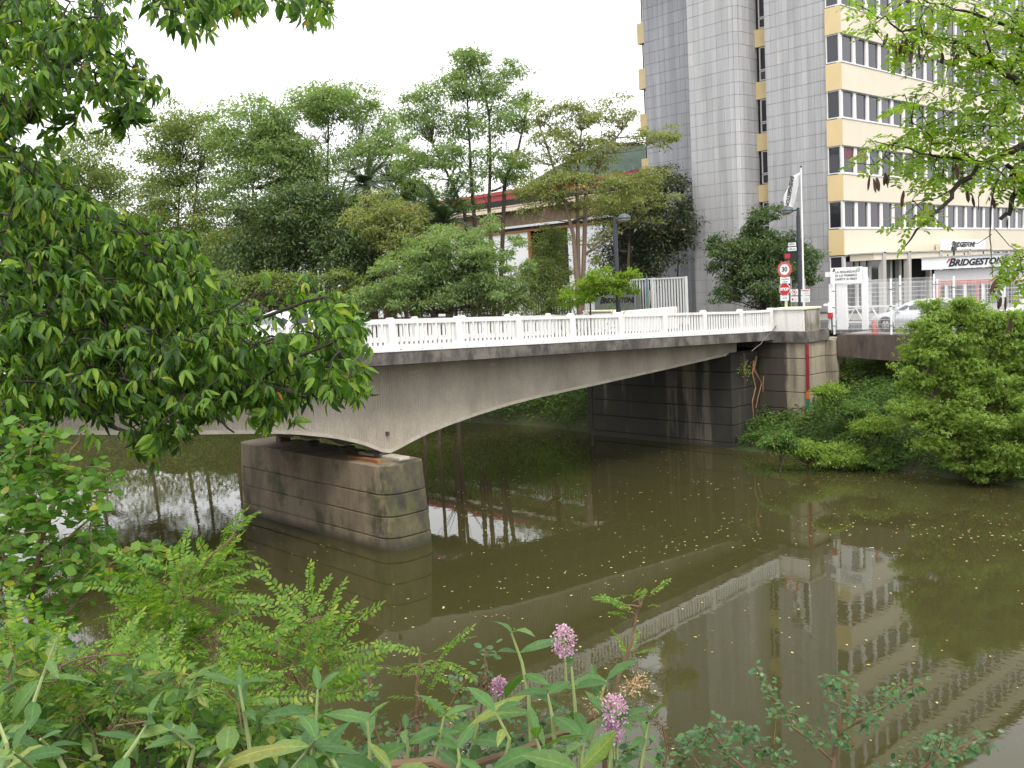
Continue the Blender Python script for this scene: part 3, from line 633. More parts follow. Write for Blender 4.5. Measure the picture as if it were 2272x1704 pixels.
for (x, y, u, w, m) in tiles:
    for k in range(nrow):
        zc = ROAD_Z+0.2+TH*(k+0.5)
        if zc+TH/2 < TOPZ: allt.append((x, y, u, w, m, zc))
def px_of(p):
    c = RM @ (np.array(p)-EYE); return c[0]/c[2]*FPX+IW/2, c[1]/c[2]*FPX+IH/2
def vis_score(t):
    nx, ny = t[2][1], -t[2][0]                  # outward normal (to the right of u)
    px, py = px_of((t[0], t[1], t[5])); d = EYE-np.array((t[0],t[1],t[5])); f_ = abs(nx*d[0]+ny*d[1])/np.linalg.norm(d)
    inside = (0 < px < IW) and (0 < py < 700)
    return (f_*t[3] if inside else 0)+random.random()*0.01
order = sorted(range(len(allt)), key=lambda i: -vis_score(allt[i])); top300 = set(order[:295]); TM = {}
rest = MB()
restd = MB()
for i, (x, y, u, w, m, zc) in enumerate(allt):
    hw, hh, d = w/2-0.006, TH/2-0.010, 0.022; nx, ny = -u[1], u[0]
    tilt = random.uniform(-0.004,0.004)
    if i in top300:
        key = (round(w,3), m)
        if key not in TM: TM[key] = MB().cbox(-hw,hw,-d,d,-hh,hh,0.003).mesh('tile', M[m])
        link('tile', TM[key], ob, (x-OB.x+nx*tilt, y-OB.y+ny*tilt, zc-OB.z), (0,0,math.atan2(u[1],u[0])))
    else:
        P = []
        for dz in (-hh, hh):
            for (a, b) in ((-hw,-d),(hw,-d),(hw,d),(-hw,d)): P.append((x+u[0]*a+nx*b+nx*tilt, y+u[1]*a+ny*b+ny*tilt, zc+dz))
        (rest if m == 'tile_grey' else restd).hexa(P)
tag(rest.build('tiles', M['tile_grey'], ob), kind='stuff'); tag(restd.build('tiles', M['tile_grey_dark'], ob), kind='stuff')
# window slot between prism and panel, and the end strip at the far left
for k in range(-1, nst+1):
    zb = SILL0+ST*k
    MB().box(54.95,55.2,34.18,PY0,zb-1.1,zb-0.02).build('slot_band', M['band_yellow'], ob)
    for (z0, z1) in ((zb+0.02, zb+0.62),(zb+0.66, zb+2.08)):
        wf = MB().box(55.0,55.1,34.20,34.28,z0,z1).box(55.0,55.1,PY0-0.35,PY0-0.27,z0,z1).box(55.0,55.1,34.28,PY0-0.35,z0,z0+0.06).box(55.0,55.1,34.28,PY0-0.35,z1-0.06,z1).build('window', M['window_frame_dull'], ob)
        MB().box(55.05,55.07,34.28,PY0-0.35,z0+0.06,z1-0.06).build('pane', M['office_glass'], wf)
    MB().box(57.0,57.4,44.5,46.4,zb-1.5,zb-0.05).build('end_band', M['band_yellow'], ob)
    wf = MB().box(57.15,57.3,45.0,45.08,zb,zb+WH).box(57.15,57.3,45.9,45.98,zb,zb+WH).box(57.15,57.3,45.08,45.9,zb-0.04,zb+0.05).build('window', M['window_frame_dull'], ob)
    MB().box(57.2,57.22,45.08,45.9,zb+0.05,zb+WH).build('pane', M['office_glass'], wf)
MB().box(57.3,62,43.5,46.2,ROAD_Z,TOPZ).build('rear_core', M['dark_interior'], ob)
MB().box(55.2,56,34.1,PY0+0.1,ROAD_Z,TOPZ).build('slot_back', M['dark_interior'], ob)
MB().box(PXF+0.1,62,30.1,44.5,TOPZ,TOPZ+0.25).build('roof', M['column_concrete'], ob)

# ------------------------------------------------------------ lettering helpers
def letters(body, size, mat, parent, loc, facing, shear=0.0, bold=0.0, xs=1.0, align='CENTER', name='lettering', ext=0.006):
    cu = bpy.data.curves.new(name, 'FONT'); cu.body = body; cu.size = size; cu.align_x = align; cu.align_y = 'CENTER'
    cu.shear = shear; cu.offset = bold; cu.extrude = ext; cu.resolution_u = 3
    t = bpy.data.objects.new('tmp', cu); col.objects.link(t); bpy.context.view_layer.update()
    me = bpy.data.meshes.new_from_object(t.evaluated_get(bpy.context.evaluated_depsgraph_get())); bpy.data.objects.remove(t)
    me.name = name; me.materials.clear(); me.materials.append(M[mat])
    if facing == 'river': mat4 = Matrix(((0,0,-1,0),(-1,0,0,0),(0,1,0,0),(0,0,0,1)))
    else: mat4 = Matrix(((1,0,0,0),(0,0,-1,0),(0,1,0,0),(0,0,0,1)))
    me.transform(mat4 @ Matrix.Diagonal((xs,1,1,1)))
    return link(name, me, parent, loc)
def logo(parent, loc, h, facing, xs=1.0, red='sign_red', black='sign_black'):
    """slanted wordmark: big B with a red wedge, then small capitals"""
    w = {}
    def off(dx, dz=0, dn=0.0):
        return (loc[0]-dn, loc[1]-dx*xs, loc[2]+dz) if facing == 'river' else (loc[0]+dx*xs, loc[1]-dn, loc[2]+dz)
    letters('B', h*1.38, black, parent, off(-3.12*h, 0), facing, 0.35, 0.05*h, xs)
    letters('RIDGESTONE', h*1.08, black, parent, off(0.42*h, -0.04*h), facing, 0.30, 0.045*h, xs*0.96)
    pts = [(-3.72,0.02),(-3.40,0.54),(-3.10,0.54),(-3.62,0.02)]
    wb = [(-3.66,-0.22),(-3.12,0.56),(-2.90,0.50),(-3.50,-0.28)]
    for pp, m, dn in ((pts, red, 0.016),):
        P = [off(a*h, b*h, dn) for a, b in pp]
        MB().add(P, [(0,1,2,3)]).build('logo_wedge', M[m], parent, world_=False)

# ------------------------------------------------------------ entrance canopy and roof sign
cp = thing('entrance_canopy', 'beige entrance canopy on grey concrete columns', 'canopy', (60,27.5,ROAD_Z))
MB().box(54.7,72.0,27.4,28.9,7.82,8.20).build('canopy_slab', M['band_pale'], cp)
MB().box(54.6,72.1,27.3,28.95,8.20,8.27).build('canopy_edge', M['column_concrete'], cp)
for x in (55.7,59.0,63.5,68.0): MB().cbox(x,x+0.36,27.3,27.66,ROAD_Z,8.32,0.03).build('column', M['column_concrete'], cp)
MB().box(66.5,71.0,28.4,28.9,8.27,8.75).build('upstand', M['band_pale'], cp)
rs = thing('roof_sign', 'white lettered sign board on the entrance canopy', 'sign', (67.5,27.45,8.27))
MB().cbox(63.9,71.0,27.40,27.50,8.30,8.95,0.03).build('board', M['sign_white'], rs)
for x in (64.6,67.5,70.3): MB().box(x,x+0.06,27.5,27.56,8.2,8.6).build('bracket', M['lamp_metal'], rs)
logo(rs, (67.3-67.5, 27.385-27.45, 8.62-8.27), 0.42, 'south', xs=1.25)
# ------------------------------------------------------------ gate house with fascia sign
kh = thing('gatehouse', 'white gatehouse with lettered fascia and red trim', 'kiosk', (49,18,ROAD_Z))
MB().box(48.25,52,15.0,21.05,6.4,7.10).build('wall', M['panel_white'], kh)
MB().box(47.85,52.2,14.6,21.5,7.14,7.70).build('fascia', M['sign_white'], kh)
MB().box(47.8,52.3,14.5,21.55,7.70,7.76).build('roof', M['column_concrete'], kh)
MB().box(48.15,48.25,15.0,21.03,6.36,6.56).build('red_trim', M['sign_faded_red'], kh)
MB().box(48.15,48.25,20.70,21.03,ROAD_Z,6.357).build('red_trim', M['sign_faded_red'], kh)
MB().box(48.4,51.9,15.1,20.95,ROAD_Z,6.36).build('interior', M['dark_interior'], kh)
MB().box(48.2,48.3,15.0,20.69,ROAD_Z,5.35).build('dado', M['column_concrete'], kh)
for y in (20.45,19.55,18.7,17.85,17.0,16.1,15.2): MB().box(48.18,48.32,y-0.06,y+0.06,5.35,6.36).build('mullion', M['window_frame'], kh)
for y in (20.0,19.12,18.27,17.42,16.55,15.65): MB().box(48.34,48.36,y-0.38,y+0.38,5.36,6.35).build('pane', M['office_glass'], kh)
MB().box(48.20,48.24,18.90,19.02,5.4,6.3).build('red_strip', M['sign_faded_red'], kh)
MB().box(48.1,48.14,16.6,16.9,5.45,6.2).build('orange_notice', M['cone_orange'], kh)
logo(kh, (47.84-49, 18.85-18, 7.42-ROAD_Z), 0.385, 'river')
for (y, h) in ((20.7,0.1),(19.9,0.14),(19.0,0.16)): MB().tube([(49,y,7.75),(49,y,7.75+h)], 0.03).build('roof_fixing', M['lamp_metal'], kh)
MB().tube([(49,20.4,7.76),(49,20.4,8.05)], 0.05).lathe([(0.02,0),(0.14,0.02),(0.12,0.2),(0.03,0.22)], (49,20.4,8.0), 10).build('spotlight', M['lamp_metal'], kh)

# ------------------------------------------------------------ warehouse
wh = thing('warehouse', 'brown corrugated warehouse with red roof edge behind the trees', 'warehouse', (64,75,ROAD_Z))
HX = 64.0
def hz(px, py): return onx(px, py, HX)
def sl(y, za, zb, y0=60.0, y1=75.0): return za+(zb-za)*(y-y0)/(y1-y0)
YA, YB = 52.0, 112.0
zl, zw, ze, zr = 12.85, 13.05, 14.75, 16.1     # lintel, wall foot, eave, red fascia
MB().box(HX+0.6,HX+14,YA,YB,ROAD_Z,zr-0.4).build('core', M['dark_interior'], wh)
# corrugated upper wall
v = []; f = []; yy = np.arange(YA, YB, 0.16)
for i, y in enumerate(yy):
    x = HX+(0.07 if i % 2 else 0.0); v += [(x,y,zw),(x,y,ze+0.2)]
for i in range(len(yy)-1): f.append((2*i,2*i+2,2*i+3,2*i+1))
MB().add(v, f).build('corrugated_wall', M['warehouse_wall'], wh)
# roof slope sheets with ribs
for (a, b) in ((YA,63.4),(63.6,75.5),(75.7,YB)):
    v = []; f = []; yy = np.arange(a, b, 0.2)
    for i, y in enumerate(yy):
        dz = 0.05 if i % 2 else 0.0; v += [(HX-0.9,y,ze-0.35+dz),(HX+1.6,y,zr-0.55+dz)]
    for i in range(len(yy)-1): f.append((2*i,2*i+2,2*i+3,2*i+1))
    MB().add(v, f).build('roof_sheet', M['warehouse_roof'], wh)
MB().box(HX+1.5,HX+1.75,YA,YB,zr-0.6,zr+0.25).build('red_fascia', M['warehouse_red'], wh)
MB().box(HX+1.4,HX+2.4,YA,YB,zr+0.25,zr+0.6).build('red_capping', M['warehouse_red'], wh)
MB().box(HX-0.15,HX+0.3,YA,YB,zl,zw).build('lintel', M['warehouse_white'], wh)
MB().box(HX-0.10,HX+0.2,YA,YB,zl-0.45,zl-0.28).build('door_track', M['rust'], wh)
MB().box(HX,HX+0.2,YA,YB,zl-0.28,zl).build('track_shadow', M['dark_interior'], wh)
a0 = hz(1093,600)[1]; a1 = hz(1175,600)[1]; a2 = hz(1181,600)[1]; a3 = hz(1262,600)[1]
MB().box(HX+0.05,HX+0.15,a1,a0+9,ROAD_Z,zl-0.45).build('sliding_door', M['warehouse_white'], wh)
MB().box(HX-0.05,HX+0.12,a2,a1,ROAD_Z,zl-0.45).build('door_jamb', M['rust'], wh)
MB().box(HX+0.05,HX+0.15,a3-5.5,a3,ROAD_Z,zl-0.45).build('sliding_door', M['warehouse_white'], wh)
for y in np.arange(a0+10, YB, 4.0): MB().box(HX+0.02,HX+0.2,y,y+2.6,ROAD_Z,zl-1.2).build('wall_panel', M['warehouse_white'], wh)
dv = hz(1201,400); MB().lathe([(1.15,-0.1),(1.15,0.12),(1.0,0.5),(0.6,0.85),(0.05,0.98)], (HX+3.0,dv[1]+1.8,zr+0.5), 16).build('roof_dome', M['warehouse_white'], wh, smooth=True)

# ============================================================ STREET THINGS
def disc(c, r_, x, n=28, th=0.012, r0=0.0):
    return MB().prism([(c[1]+r_*math.cos(2*math.pi*k/n), c[2]+r_*math.sin(2*math.pi*k/n)) for k in range(n)], x, x+th, 0)
# traffic sign post
sp = onx(1741, 600, 40.0); sx = 40.0
ts = thing('traffic_sign', 'cream post with round 30 limit and octagonal stop sign', 'traffic sign', (sx,sp[1],ROAD_Z))
TS = ts.location
MB().box(sx+0.02,sx+0.10,sp[1]-0.05,sp[1]+0.05,ROAD_Z,7.85).build('post', M['pole_cream'], ts)
c30 = onx(1741, 598, sx); disc(c30, 0.37, sx-0.012).build('limit_disc', M['sign_faded_red'], ts); disc(c30, 0.245, sx-0.020, th=0.008).build('limit_face', M['sign_white'], ts)
letters('30', 0.30, 'sign_black', ts, (sx-0.022-TS.x, c30[1]-TS.y, c30[2]-TS.z), 'river', bold=0.008)
cs = onx(1741, 642, sx)
o8 = lambda r_: [(cs[1]+r_*math.cos(R(22.5+45*k)), cs[2]+r_*math.sin(R(22.5+45*k))) for k in range(8)]
MB().prism(o8(0.31), sx-0.012, sx, 0).build('stop_rim', M['sign_white'], ts); MB().prism(o8(0.285), sx-0.020, sx-0.012, 0).build('stop_face', M['sign_red'], ts)
letters('STOP', 0.185, 'sign_white', ts, (sx-0.024-TS.x, cs[1]-TS.y, cs[2]-TS.z), 'river', bold=0.01)
for (px, py, w, h, rows) in ((1742,622,0.52,0.31,2),(1741,661,0.44,0.26,1)):
    c = onx(px, py, sx); MB().cbox(sx-0.012,sx,c[1]-w/2,c[1]+w/2,c[2]-h/2,c[2]+h/2,0.004).build('plate', M['sign_white'], ts)
    for q in range(rows):                              # illegible small print
        zz = c[2]+(0.055 if rows == 2 and q == 0 else (-0.06 if rows == 2 else 0.0)); ww = w*(0.36 if q == 0 and rows == 2 else 0.22); y = c[1]+ww
        while y > c[1]-ww:
            l = random.uniform(0.025,0.06); MB().box(sx-0.016,sx-0.012,y-l,y,zz-0.03,zz+0.03*random.uniform(0.2,1)).build('print', M['sign_grey_text'], ts); y -= l+0.02
# notice boards on thin posts
nb = thing('notice_board', 'four small white notice plates on thin posts behind the lamp', 'notice board', (42,24.6,ROAD_Z))
nx_ = 42.0
for (px0, px1, py0, py1, red) in ((1754,1771,642,655,1),(1754,1771,658,670,2),(1777,1797,642,655,3),(1777,1797,657,670,0)):
    a = onx(px0, py0, nx_); b = onx(px1, py1, nx_); pl = MB().cbox(nx_-0.012,nx_,b[1],a[1],b[2],a[2],0.004).build('plate', M['sign_white'], nb)
    if red == 1:
        c = ((a[1]+b[1])/2, (a[2]+b[2])/2); q = []
        for k in range(20): t = 2*math.pi*k/20; q.append((nx_-0.016, c[0]+0.12*math.cos(t), c[1]+0.12*math.sin(t)))
        MB().tube(q+[q[0]], 0.014, 4).build('symbol_ring', M['sign_faded_red'], pl); MB().tube([(nx_-0.016,c[0]-0.08,c[1]-0.08),(nx_-0.016,c[0]+0.08,c[1]+0.08)], 0.012, 4).build('symbol_bar', M['sign_faded_red'], pl)
        MB().box(nx_-0.014,nx_-0.012,c[0]-0.05,c[0]+0.05,c[1]-0.04,c[1]+0.05).build('symbol', M['sign_grey_text'], pl)
    elif red == 2: MB().box(nx_-0.016,nx_-0.012,a[1]-0.16,a[1]-0.07,b[2]+0.08,b[2]+0.18).build('symbol', M['sign_red'], pl)
    elif red == 3: MB().box(nx_-0.016,nx_-0.012,b[1]+0.04,a[1]-0.03,a[2]-0.075,a[2]-0.035).build('heading', M['sign_faded_red'], pl)
    for q in range(3 if red != 1 else 0):
        zz = a[2]-0.12-q*0.055; MB().box(nx_-0.015,nx_-0.012,b[1]+0.05,b[1]+(a[1]-b[1])*random.uniform(0.5,0.65),zz,zz+0.014).build('print', M['galvanised'], pl)
for px in (1755, 1786): p = onx(px, 660, nx_); MB().tube([(nx_+0.03,p[1],ROAD_Z),(nx_+0.03,p[1],7.05)], 0.022, 6).build('post', M['galvanised'], nb)
# street lamps
def lamp(base_px, dep_x, top, head_px, label, signs=False):
    b = onx(*base_px, dep_x); t = onx(*top, dep_x)
    l = thing('street_lamp', label, 'street lamp', (dep_x, b[1], ROAD_Z), group='street lamps beside the bridge')
    y = b[1]; zt_ = t[2]
    MB().tube([(dep_x,y,ROAD_Z),(dep_x,y,ROAD_Z+1.6),(dep_x,y,ROAD_Z+1.62),(dep_x,y,zt_-0.35)], [0.115,0.115,0.105,0.10], 12).build('pole', M['lamp_metal'], l)
    MB().tube([(dep_x,y,zt_-0.37),(dep_x,y,zt_+0.03)], 0.075, 10).build('pole_top', M['lamp_metal'], l)
    sgn = 1 if head_px > 0 else -1
    MB().tube([(dep_x,y,zt_-0.06),(dep_x,y+0.32*sgn,zt_-0.10)], 0.035, 8).build('arm', M['lamp_metal'], l)
    hc = (dep_x, y+0.56*sgn, zt_-0.08)
    rg = []
    MB().lathe([(0.30,-0.02),(0.295,0.05),(0.26,0.13),(0.18,0.19),(0.08,0.22),(0.01,0.23)], hc, 20).build('hood', M['lamp_grey'], l, smooth=True)
    MB().lathe([(0.04,-0.15),(0.15,-0.13),(0.25,-0.08),(0.292,-0.022)], hc, 20).build('diffuser', M['lamp_diffuser'], l, smooth=True)
    return l, y
l1, ly = lamp((1775,660), 43.0, (1764,463), 1, 'dark street lamp with egg shaped head by the stop sign')
# street name boards and a red-black board on that lamp
for (py, wd, dark, xo) in ((542,0.62,True,0.09),(552.5,0.80,False,0.10)):
    c = onx(1766-24*0.5, py, 42.85)
nbx = 42.82
a = onx(1748, 537, nbx); b = onx(1767, 559, nbx)
nm = thing('name_board', 'black direction board with two white name strips on the lamp', 'sign', (nbx, a[1], b[2]))
MB().box(nbx,nbx+0.03,b[1],a[1]+0.02,b[2]-0.02,a[2]).build('board', M['sign_black'], nm)
for (p0, p1, q0, q1) in ((1749,1766,539,545.5),(1748,1767,549,556)):
    s0 = onx(p0, q0, nbx-0.01); s1 = onx(p1, q1, nbx-0.01); MB().box(nbx-0.012,nbx,s1[1],s0[1],s1[2],s0[2]).build('name_strip', M['sign_white'], nm)
    y = s0[1]-0.04
    while y > s1[1]+0.06:
        w_ = random.uniform(0.03,0.05); MB().box(nbx-0.016,nbx-0.012,y-w_,y,s1[2]+0.05,s1[2]+0.05+random.choice((0.05,0.08,0.1))).build('print', M['sign_grey_text'], nm); y -= w_+0.025
a = onx(1740, 561, nbx); b = onx(1767, 576, nbx)
nm2 = thing('direction_board', 'black board with a red field on the lamp above the stop sign', 'sign', (nbx, a[1], b[2]))
MB().box(nbx,nbx+0.03,b[1],a[1],b[2],a[2]).build('board', M['sign_black'], nm2)
s0 = onx(1741, 563, nbx); s1 = onx(1753, 573, nbx); MB().box(nbx-0.008,nbx,s1[1],s0[1],s1[2],s0[2]).build('red_field', M['sign_red'], nm2)
lp = at(1371, 660, 44.5); 
def lampL():
    l, y = lamp((1371,660), float(lp[0]), (1368,483), -1, 'dark street lamp among the trees across the bridge')
lampL()
# flag pole with flag
fpx = 47.2; fb = onx(1786, 600, fpx); ft = onx(1777, 372, fpx)
fp = thing('flag_pole', 'thin white flag pole in front of the grey tower', 'flag pole', (fpx, ft[1], ROAD_Z))
MB().tube([(fpx,ft[1],ROAD_Z),(fpx,ft[1],ft[2])], [0.06,0.035], 8).build('pole', M['steel_white'], fp)
MB().lathe([(0.01,0),(0.07,0.03),(0.05,0.09),(0.01,0.1)], (fpx,ft[1],ft[2]), 8).build('finial', M['lamp_metal'], fp)
fl = thing('flag', 'white lettered flag hanging from the flag pole', 'flag', (fpx, ft[1], ft[2]-3))
edge = [((1776,383),(1776,383)),((1753,390),(1773,392)),((1751,402),(1770,404)),((1746,416),(1767,418)),((1739,430),(1765,432)),((1737,440),(1764,444)),((1741,455),(1762,458)),((1748,466),(1761,470)),((1755,476),(1760,478))]
v = []; f = []; nu = 8
for i, (l_, r_) in enumerate(edge):
    a = onx(*l_, fpx); b = onx(*r_, fpx)
    for k in range(nu): u = k/(nu-1); p = a*(1-u)+b*u; v.append((fpx-0.03+0.16*math.sin(u*6.5+i*0.55)*min(1, i/2), p[1], p[2]))
for i in range(len(edge)-1):
    for k in range(nu-1): q = i*nu+k; f.append((q,q+1,q+nu+1,q+nu))
fo = MB().add(v, f).build('cloth', M['panel_white'], fl, smooth=True)
sm = fo.modifiers.new('thickness', 'SOLIDIFY'); sm.thickness = 0.01
lt = letters('BRIDGESTONE', 0.30, 'sign_black', fl, (0,0,0), 'river', 0.25, 0.012)
lt.data.transform(Matrix.Rotation(R(102), 4, 'X')); q = onx(1756, 428, fpx); lt.location = (-0.22, q[1]-fl.location.y, q[2]-fl.location.z); lt.rotation_euler = (0, 0, R(0))
lt.data.transform(Matrix.Diagonal((1,1,0.92,1)))

# ------------------------------------------------------------ white bar fences and gate across the road
def bar_fence(name, label, x, y0, y1, zb, zt0, pitch, bw, group=None, frame=True):
    t = thing(name, label, 'gate' if 'gate' in name else 'fence', (x, (y0+y1)/2, zb), group=group); yc = (y0+y1)/2
    me = MB().box(-0.02,0.02,-bw/2,bw/2,0,zt0-zb-0.06).mesh('bar', M['steel_white']); n = int(abs(y1-y0)/pitch)
    for k in range(1, n): link('bar', me, t, (0, y0+(y1-y0)*k/n-yc, 0))
    lo, hi = min(y0,y1), max(y0,y1)
    MB().box(x-0.045,x+0.045,lo,hi,zt0-0.06,zt0+0.03).build('top_rail', M['steel_white'], t)
    MB().box(x-0.035,x-0.0205,lo,hi,zb+0.12,zb+0.20).build('bottom_rail', M['steel_white'], t)
    for y in (lo, hi): MB().box(x-0.06,x+0.06,y-0.06,y+0.06,zb,zt0+0.04).build('post', M['steel_white'], t)
    return t
gx = 46.0; g0 = onx(1522,616,gx)[1]; g1 = onx(1447,616,gx)[1]; g2 = onx(1395,622,gx)[1]; g3 = onx(1150,640,gx)[1]
bar_fence('sliding_gate', 'white steel bar gate in front of the grey tower', gx, g0, g1, ROAD_Z+0.05, 7.40, 0.20, 0.085)
bar_fence('bar_fence', 'white steel bar fence behind the grey lettered panel', gx+0.25, g1+0.1, g2, ROAD_Z+0.05, 7.42, 0.21, 0.085)
bar_fence('bar_fence', 'long white steel bar fence running behind the roadside trees', gx+0.3, g2+0.1, g3, ROAD_Z+0.05, 7.25, 0.24, 0.075)
bp = onx(1437, 616, gx); tb = thing('marker_post', 'slim blue grey post standing at the sliding gate', 'post', (gx-0.1, bp[1], ROAD_Z))
MB().tube([(gx-0.1,bp[1],ROAD_Z),(gx-0.1,bp[1],7.25),(gx-0.1,bp[1],7.62)], [0.07,0.07,0.02], 8).build('shaft', M['blue_post'], tb)
px_ = gx-0.35; a = onx(1318, 645, px_); b = onx(1422, 690, px_)
gs = thing('lettered_panel', 'grey green panel with black lettering on the bar fence', 'sign', (px_, (a[1]+b[1])/2, ROAD_Z))
MB().box(px_,px_+0.04,b[1],a[1],5.0,a[2]).build('board', M['panel_grey_green'], gs)
logo(gs, (-0.01, 0.0, (a[2]+5.55)/2-ROAD_Z), 0.40, 'river', red='panel_grey_green')
pt = onx(1407, 615, px_-0.06); MB().box(px_-0.08,px_-0.04,pt[1]-0.05,pt[1]+0.05,ROAD_Z,7.35).build('post', M['galvanised'], gs)

# ------------------------------------------------------------ welded mesh fences
def mesh_fence(label, x, y0, y1, zb, h, pans, post_extra=0.12):
    t = thing('mesh_fence', label, 'fence', (x, (y0+y1)/2, zb), group='white welded mesh fences'); ys_ = np.linspace(y0, y1, pans+1)
    for y in ys_:
        MB().cbox(x-0.03,x+0.03,y-0.035,y+0.035,zb,zb+h+post_extra,0.008).build('post', M['steel_white'], t)
        for z_ in (0.35, 1.15, 1.85): MB().box(x-0.045,x-0.031,y-0.07,y+0.07,zb+z_,zb+z_+0.03).build('clip', M['lamp_grey'], t)
    for a, b in zip(ys_[:-1], ys_[1:]):
        mb = MB(); s_ = 1 if b > a else -1; w = 0.004
        for y in np.arange(a+0.06*s_, b-0.04*s_, 0.055*s_): mb.box(x-w,x+w,y-0.0026,y+0.0026,zb+0.05,zb+h)
        for k, z_ in enumerate(np.linspace(0.06, h-0.04, 12)): mb.box(x-w-0.008,x-w,min(a,b)+0.04,max(a,b)-0.04,zb+z_-0.004,zb+z_+0.004)
        tag(mb.build('mesh_panel', M['steel_white'], t), kind='stuff')
    return t
mesh_fence('white welded mesh fence along the dark concrete edge beam', 38.75, 21.25, 8.5, 4.60, 2.18, 5)
f0 = onx(1925,624,44.4)[1]; f1 = onx(2072,612,44.4)[1]
mesh_fence('taller white mesh fence behind the silver car, left of the gatehouse', 44.4, f0, f1, ROAD_Z, 2.22, 2)
mesh_fence('white mesh fence in front of the gatehouse windows', 44.4, f1-0.15, 10.5, ROAD_Z, 1.98, 3)
# safety sign portal
sgx = 41.6; a = onx(1843, 595, sgx); b = onx(1917, 627, sgx)
sg = thing('safety_sign', 'white safety notice board on white posts above the gate', 'sign', (sgx, (a[1]+b[1])/2, ROAD_Z)); SG = sg.location
MB().cbox(sgx-0.03,sgx+0.03,b[1]+0.07,a[1],b[2],a[2],0.01).build('board', M['sign_white'], sg)
MB().box(sgx+0.035,sgx+0.12,b[1]-0.12,b[1]+0.06,b[2]-0.6,a[2]-0.03).build('frame_post', M['steel_white'], sg)
for q, line in enumerate(('LA SEGURIDAD', 'ES LO PRIMERO', 'SAFETY IS FIRST')):
    letters(line, 0.135, 'sign_grey_text', sg, (-0.036, 0.03, a[2]-0.20-q*0.165-ROAD_Z), 'river', bold=0.003, xs=1.15)
letters('B', 0.17, 'sign_black', sg, (-0.036, a[1]-0.16-SG.y, a[2]-0.11-ROAD_Z), 'river', 0.35, 0.01)
q = []; c = (b[1]+0.24, a[2]-0.13)
for k in range(16): t = 2*math.pi*k/16; q.append((sgx-0.036, c[0]+0.075*math.cos(t), c[1]+0.075*math.sin(t)))
MB().tube(q+[q[0]], 0.012, 4).build('badge_ring', M['sign_green'], sg); MB().box(sgx-0.038,sgx-0.03,c[0]-0.02,c[0]+0.02,c[1]-0.02,c[1]+0.02).build('badge_dot', M['sign_green'], sg)
for (p0, p1, zt_) in ((1839,1849,b[2]),(1856,1878,b[2]-0.02),(1911,1924,b[2])):
    s0 = onx(p0, 650, sgx+0.05); s1 = onx(p1, 650, sgx+0.05); MB().cbox(sgx+0.04,sgx+0.16,s1[1],s0[1],ROAD_Z,zt_,0.01).build('gate_post', M['panel_white'], sg)
s0 = onx(1830, 604, sgx); s1 = onx(1843, 614, sgx); MB().box(sgx+0.03,sgx+0.13,s1[1],s0[1],s1[2],s0[2]).build('arm', M['steel_white'], sg)
# boom gate with diagonals behind
bgx = 43.3; bg = thing('swing_gate', 'low white swing gate with diagonal braces behind the mesh fence', 'gate', (bgx, 21.5, ROAD_Z)); 
p0 = onx(1880, 688, bgx); p1 = onx(1990, 686, bgx)
MB().box(bgx-0.03,bgx+0.03,p1[1],p0[1],5.55,5.63).build('top_bar', M['steel_white'], bg); MB().box(bgx-0.03,bgx+0.03,p1[1],p0[1],4.82,4.89).build('bottom_bar', M['steel_white'], bg)
yy = np.linspace(p0[1], p1[1], 7)
for k in range(6):
    za, zb_ = ((4.87,5.57) if k % 2 == 0 else (5.57,4.87)); MB().tube([(bgx,yy[k],za),(bgx,yy[k+1],zb_)], 0.028, 6).build('brace', M['steel_white'], bg)
for y in (p0[1], p1[1]): MB().box(bgx-0.04,bgx+0.04,y-0.04,y+0.04,ROAD_Z,5.7).build('post', M['steel_white'], bg)
# red and white boom barrier stand
rb = onx(1843, 700, 39.7); rr_ = thing('barrier_stand', 'white barrier stand with a red band beside the parapet', 'barrier', (39.7, rb[1], 4.6)); y = rb[1]
MB().cbox(39.6,39.8,y-0.10,y+0.10,5.25,5.50,0.01).build('red_band', M['sign_red'], rr_); MB().cbox(39.62,39.78,y-0.09,y+0.09,5.505,5.95,0.01).build('head', M['steel_white'], rr_)
MB().box(39.63,39.77,y+0.02,y+0.30,5.80,5.90).build('arm_stub', M['steel_white'], rr_)
for s_ in (-1, 1): MB().tube([(39.7,y+0.04*s_,5.26),(39.7+0.1*s_,y+0.15*s_+0.04,4.6)], 0.035, 6).build('leg', M['steel_white'], rr_)
MB().tube([(39.55,y-0.14,4.6),(39.55,y-0.14,5.3)], 0.03, 6).build('dark_post', M['lamp_metal'], rr_)
# traffic cone
cn = onx(1940, 735, 39.4); tc_ = thing('traffic_cone', 'faded orange traffic cone behind the mesh fence', 'cone', (39.4, cn[1], 4.604))
MB().cbox(39.4-0.19,39.4+0.19,cn[1]-0.19,cn[1]+0.19,4.604,4.64,0.02).build('base', M['cone_orange'], tc_); MB().lathe([(0.13,4.64),(0.035,5.22),(0.02,5.23)], (39.4,cn[1],0), 14).build('cone', M['cone_orange'], tc_, smooth=True)
MB().lathe([(0.098,4.85),(0.078,4.96)], (39.4,cn[1],0), 14).build('stripe', M['sign_faded_red'], tc_)
# dangling cable at the railing end
cb = thing('cable', 'thin black cable hanging down the railing end beside the parapet', 'cable', (36.3,22.7,4.9)); pts = [ony(p[0],p[1],22.70) for p in ((1734,683),(1733,695),(1731,706),(1726,718),(1718,729),(1711,737),(1703,744),(1695,752),(1688,763),(1676,772),(1668,779))]
MB().tube(pts[:6], 0.014, 5).build('strand', M['cable_black'], cb); MB().tube(pts[5:], 0.009, 5).build('lower_strand', M['cable_grey'], cb)

